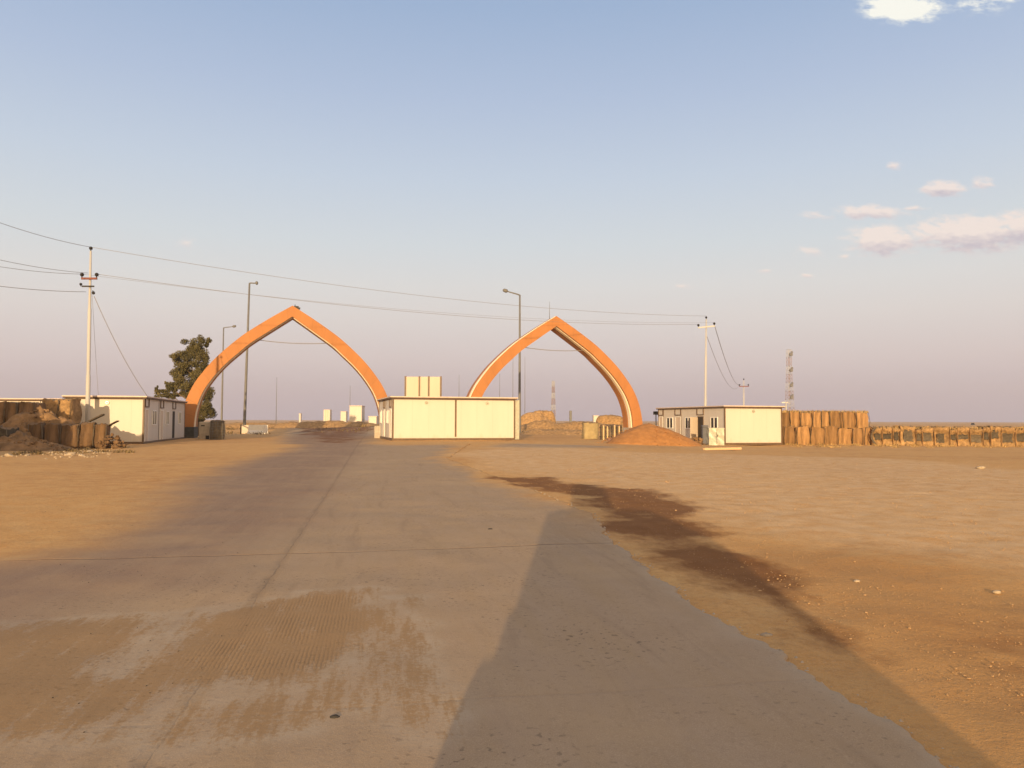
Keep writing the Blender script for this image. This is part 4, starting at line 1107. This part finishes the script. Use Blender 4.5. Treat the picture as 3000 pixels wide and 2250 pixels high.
# greenish gabion and stacked pale posts before the right arch's foot
x = T2(1713, 62); g1 = empty('gabion_block', (x,62.5,gz(x,62.5)), R(6), 'greenish tan gabion left of the upright posts at right arch', 'barrier')
a_, b_ = cell_mesh(1.2, 1.2, 1.28, 91, bulge=.02)
ggm = mat('olive_geotextile', (.34,.27,.15), .95, .2, 3, bump=.5, bscale=9)
for mm, nn_, mt_ in ((a_, 'gabion_body', ggm), (b_, 'soil_fill', M['soil'])):
    o = mm.build(nn_, mt_, g1); o.location = (.62,.6,0)
x = T2(1759, 62); ps = empty('post_rack', (x,62,gz(x,62)), R(10), 'rack of upright pale and dark posts before the right arch\'s foot', 'rack')
rnd = random.Random(8)
for k in range(10):
    xx = .05+k*.185; mt_ = M['wood'] if k in (1,3,6,8) else (M['darkwood'] if k % 2 else M['fabric_g'])
    MB().bev(xx-.05, xx+.05, -.05+rnd.uniform(-.1,.1), .08, 0, 1.15+rnd.uniform(-.1,.05), .01).build('post', mt_, ps)
MB().box(-.05,1.85,.09,.15,.95,1.05).build('rail', M['darkwood'], ps); MB().box(-.05,1.85,.09,.15,.2,.3).build('rail', M['darkwood'], ps)
mb = MB(); rnd = random.Random(9)
for k in range(26): mb.blob((rnd.uniform(0,.95), rnd.uniform(-.3,.3), rnd.uniform(0,.16)), (.14,.1,.07), 7, 5, .3, rnd)
x = T2(1782, 58.5); o = mb.build('debris_pile', mat('pinkish_debris', (.22,.13,.11), .9, .4, 5), smooth=False); o.location = (x,58.5,gz(x,58.5)); tag(o, 'small dark pinkish debris pile under the post rack', 'debris')

# things beside the grey sided cabin
x = T(2077, 56.3); gzz = gz(x, 56.3)
gn = empty('metal_cabinet', (x, 56.3, gzz-.02), R(4), 'crumpled galvanised metal cabinet in front of the right cabin\'s corner', 'cabinet')
n_ = 12; vs = []; rnd = random.Random(2)
for f_ in range(1):
    mbx = MB(); W_, D_, H_ = 1.13, .8, 1.22
    for (ax_, ay_, sx_, sy_) in ((0,0,1,0),(W_,0,0,1),(W_,D_,-1,0),(0,D_,0,-1)):
        LL = W_ if sx_ else D_; vs = []
        for j in range(n_+1):
            for i in range(n_+1):
                u = LL*i/n_; dent = .05*math.sin(3.3*i/n_*PI+j*.9)*math.sin(PI*i/n_)*math.sin(PI*j/n_)
                vs.append((ax_+sx_*u+sy_*dent, ay_+sy_*u-abs(sx_)*sx_*dent, H_*j/n_))
        mbx.add(vs, [(j*(n_+1)+i, j*(n_+1)+i+1, (j+1)*(n_+1)+i+1, (j+1)*(n_+1)+i) for j in range(n_) for i in range(n_)], True)
    mbx.build('body', M['galv'], gn)
MB().bev(-.03,1.16,-.03,.83,1.22,1.27,.015).build('lid', M['galv'], gn)
MB().box(.55,.57,-.07,-.05,.1,1.15).build('door_seam', M['dark'], gn)
MB().tube([(.62,-.09,.6),(.62,-.09,.78)], .015, 6).build('handle', M['polegrey'], gn)
x = T(2060, 56.6); o = empty('wheelie_bin', (x,56.8,gz(x,56.8)), R(-5), 'dark blue grey bin left of the metal cabinet', 'bin')
MB().bev(0,.4,0,.5,.08,1.3,.04).build('body', M['bluegrey'], o); MB().bev(-.03,.43,-.05,.54,1.305,1.42,.05).build('lid', M['bluegrey'], o)
for sx in (.05,.35): MB().tube([(sx-.03,.45,.1),(sx+.03,.45,.1)], .1, 12).build('wheel', M['tyre'], o)
mb = MB(); rnd = random.Random(12)
for k in range(70):
    u = rnd.random(); mb.blob((u*1.3, rnd.uniform(-.4,.4), rnd.uniform(0,.55)*(1-abs(u-.55))), (rnd.uniform(.05,.16),.1,rnd.uniform(.03,.1)), 6, 5, .35, rnd)
x = T(2012, 57); o = mb.build('brush_pile', M['soil_d'], smooth=False); o.location = (x, 57, gz(x,57)); tag(o, 'dark brown brush pile between sand heap and bin', 'debris')
x0_, y0_ = gnd(2062, 1318); x1_, y1_ = gnd(2170, 1320)
mb = MB().bev(0, math.hypot(x1_-x0_, y1_-y0_), -.08, .08, 0, .12, .01); o = mb.build('timber_beam', M['wood']); o.location = (x0_, y0_, gz(x0_, y0_)-.01); o.rotation_euler = (0,0,math.atan2(y1_-y0_, x1_-x0_)); tag(o, 'pale timber beam lying before the metal cabinet', 'beam')
# floodlight beyond the cabin's far corner
x = T(1922, 72); o = empty('ground_floodlight', (x,72,gz(x,72)), 0, 'small dark floodlight on a stand left of the right cabin', 'floodlight')
zt_ = at(1922,1212,72).z-gz(x,72)
MB().tube([(0,0,0),(0,0,zt_)], .05, 8).build('stand', M['polegrey'], o); MB().bev(-.25,.28,-.1,.1,zt_-.1,zt_+.22,.04).build('lamp_housing', M['insul'], o); MB().bev(-.3,.2,-.3,.3,0,zt_*.55,.05).build('base_box', M['whitepaint'], o)
# far vehicle on the horizon
x = T2(2850, 420); o = empty('far_vehicle', (x,420,gz(x,420)-.9), 0, 'tiny dark vehicle on the horizon at far right', 'vehicle')
MB().bev(-.7,.7,-.9,.9,.4,1.35,.1).build('body', M['insul'], o); MB().bev(-.5,.45,-.8,.8,1.352,2.05,.12).build('cabin', M['glass'], o)
for sx in (-.45,.45): MB().tube([(sx,-.95,.35),(sx,-.7,.35)], .33, 12).build('wheel', M['tyre'], o)

# ------------------------------------------------------------ loose stones
rnd = random.Random(21)
mb = MB()
for k in range(1700):
    y = 3.2+34*rnd.random()**1.6; x = rnd.uniform(-.2, .75)*y+rnd.uniform(-1,1)
    if x < float(right_edge(y))+.05: continue
    s = rnd.uniform(.003,.009)*(1+y*.03)*(1.8 if rnd.random() < .03 else 1)
    mb.blob((x, y, gz(x,y)+s*.25), (s*rnd.uniform(.8,1.5), s, s*.65), 6, 4, .25, rnd)
PEB0 = len(mb.v)
for k in range(15000):
    y = 3.0+22*rnd.random()**1.9; x = rnd.uniform(.0, .75)*y+rnd.uniform(-.6,1)
    if x < float(np.interp(y, EY, EXx))-.05: continue
    mb.chip((x, y, 0.0), rnd.uniform(.002,.0065)*(1+y*.03), rnd)
_v = np.array(mb.v); _m = np.arange(len(_v)) >= PEB0
_t = terr(_v[:, 0], _v[:, 1]); _b = _m
_v[_b, 2] += _t[_b]+.004
mb.v = [tuple(q) for q in _v]
o = mb.build('pebbles', M['pebble'], smooth=False); tag(o, 'small pale pebbles strewn over the orange sand', 'pebbles', kind='stuff')
mb = MB()
for k in range(420):
    y = 3.2+14*rnd.random()**1.5; x = rnd.uniform(-.6,.5)*y
    if x > float(right_edge(y))-.1: continue
    s = rnd.uniform(.002,.005)*(1+y*.03)
    mb.blob((x, y, gz(x,y)+.012+s*.3), (s*rnd.uniform(.8,1.5), s, s*.6), 6, 4, .25, rnd)
o = mb.build('road_grit', M['darkstone'], smooth=False); tag(o, 'dark grit scattered on the concrete road', 'grit', kind='stuff')
mb = MB(); rnd = random.Random(77)
for k in range(900):
    y = 2.8+15*rnd.random()**1.5; x = float(right_edge(y))+abs(rnd.gauss(0, .07))-.015; q = rnd.uniform(.004,.022)
    mb.chip((x, y, gz(x, y)+q*.3-.03*(x-float(right_edge(y)) < .04)), q*1.3, rnd)
o = mb.build('edge_crumbs', M['concrete'], smooth=False); tag(o, 'concrete crumbs broken off along the right edge of the road', 'crumbs', kind='stuff')
for (px, py, s, mt_, lb) in [(980,2113,.022,'darkstone','black oval stone lying on the road, lower left'),(1436,1556,.03,'darkstone','dark stone on the road near the long cross joint'),(2274,2120,.02,'darkstone','small black stone at lower right of the road'),
                             (1517,1967,.02,'darkstone','small black stone at the shadow\'s edge on the road'),(2246,1867,.035,'rock','pale stone on the sand by the broken road edge'),(2283,1915,.028,'rock','smaller pale stone near the broken road edge'),
                             (2920,1738,.03,'rock','pale stone on the orange sand at far right'),(2510,1705,.025,'rock','pale stone on the sand beyond the shadow'),(2873,1374,.12,'rock','pale stone far back on the right sand')]:
    x, y = gnd(px, py); mb = MB(); mb.blob((0,0,0), (s*1.35,s,s*.6), 9, 6, .12, random.Random(px)); o = mb.build('stone', M[mt_]); o.location = (x, y, gz(x,y)+s*.35+(.012 if mt_=='darkstone' else 0)); tag(o, lb, 'stone', 'single stones on road and sand')

# ------------------------------------------------------------ the vehicle the photograph is taken from
HD = R(-5.0)
cv = empty('parked_van', (.40, .55, gz(.4,.5)), -HD, 'van at the viewpoint whose long shadow lies on the road', 'van')
def sect(y, hw0, hw1, z0, z1, hw2, z2): return [(-hw0,y,z0),(-hw1,y,z0+.35),(-hw1,y,z1),(-hw2,y,z2),(hw2,y,z2),(hw1,y,z1),(hw1,y,z0+.35),(hw0,y,z0)]
def loft(secs):
    vs = [v for s in secs for v in s]; n_ = len(secs[0]); fs = []
    for i in range(len(secs)-1):
        for k in range(n_): j = (k+1) % n_; fs.append((i*n_+k, i*n_+j, (i+1)*n_+j, (i+1)*n_+k))
    fs += [tuple(range(n_-1,-1,-1)), tuple((len(secs)-1)*n_+k for k in range(n_))]
    return MB().add(vs, fs)
loft([sect(.62,.58,.62,.35,.72,.5,.80), sect(.45,.70,.76,.28,.80,.62,.90), sect(-.25,.84,.93,.25,.92,.80,1.0), sect(-4.0,.84,.93,.28,.98,.82,1.05), sect(-4.25,.8,.88,.35,.95,.78,1.02)]).build('body', M['carpaint'], cv)
loft([sect(-.62,.95,.95,.70,1.03,.90,1.97), sect(-.9,.95,.95,.70,1.06,.90,2.03), sect(-3.8,.95,.95,.70,1.06,.90,2.03), sect(-4.18,.93,.93,.70,1.05,.88,1.9)]).build('cabin', M['glass'], cv)
MB().bev(-.82,.82,-3.7,-.95,2.035,2.09,.02).build('roof', M['carpaint'], cv)
MB().bev(-.62,.06,-2.2,-1.1,2.095,2.95,.16).build('roof_box', M['insul'], cv)
for sx in (-1, 1):
    for y in (-.05, -3.2):
        w = MB().tube([(sx*.74,y,.36),(sx*.95,y,.36)], .36, 24).build('wheel', M['tyre'], cv); MB().tube([(sx*.952,y,.36),(sx*.965,y,.36)], .2, 16).build('rim', M['rim'], w)
    MB().bev(sx*.84-.08, sx*.84+.08, -.60,-.5,.96,1.10,.03).build('mirror', M['insul'], cv)

# ------------------------------------------------------------ air
hz = MB().box(-1000, 1000, -60, 1000, -6, 46).build('haze', M['wire'])
hz.data.materials.clear()
hm_ = bpy.data.materials.new('haze'); hm_.use_nodes = True; ht = hm_.node_tree; ht.nodes.clear()
ho = ht.nodes.new('ShaderNodeOutputMaterial'); hv = ht.nodes.new('ShaderNodeVolumePrincipled')
hv.inputs['Color'].default_value = (.96,.92,.94,1); hv.inputs['Density'].default_value = .00042; hv.inputs['Anisotropy'].default_value = .2
ht.links.new(hv.outputs[0], ho.inputs['Volume']); hz.data.materials.append(hm_); tag(hz, kind='stuff', label='thin dusty evening haze over the plain', cat='haze')
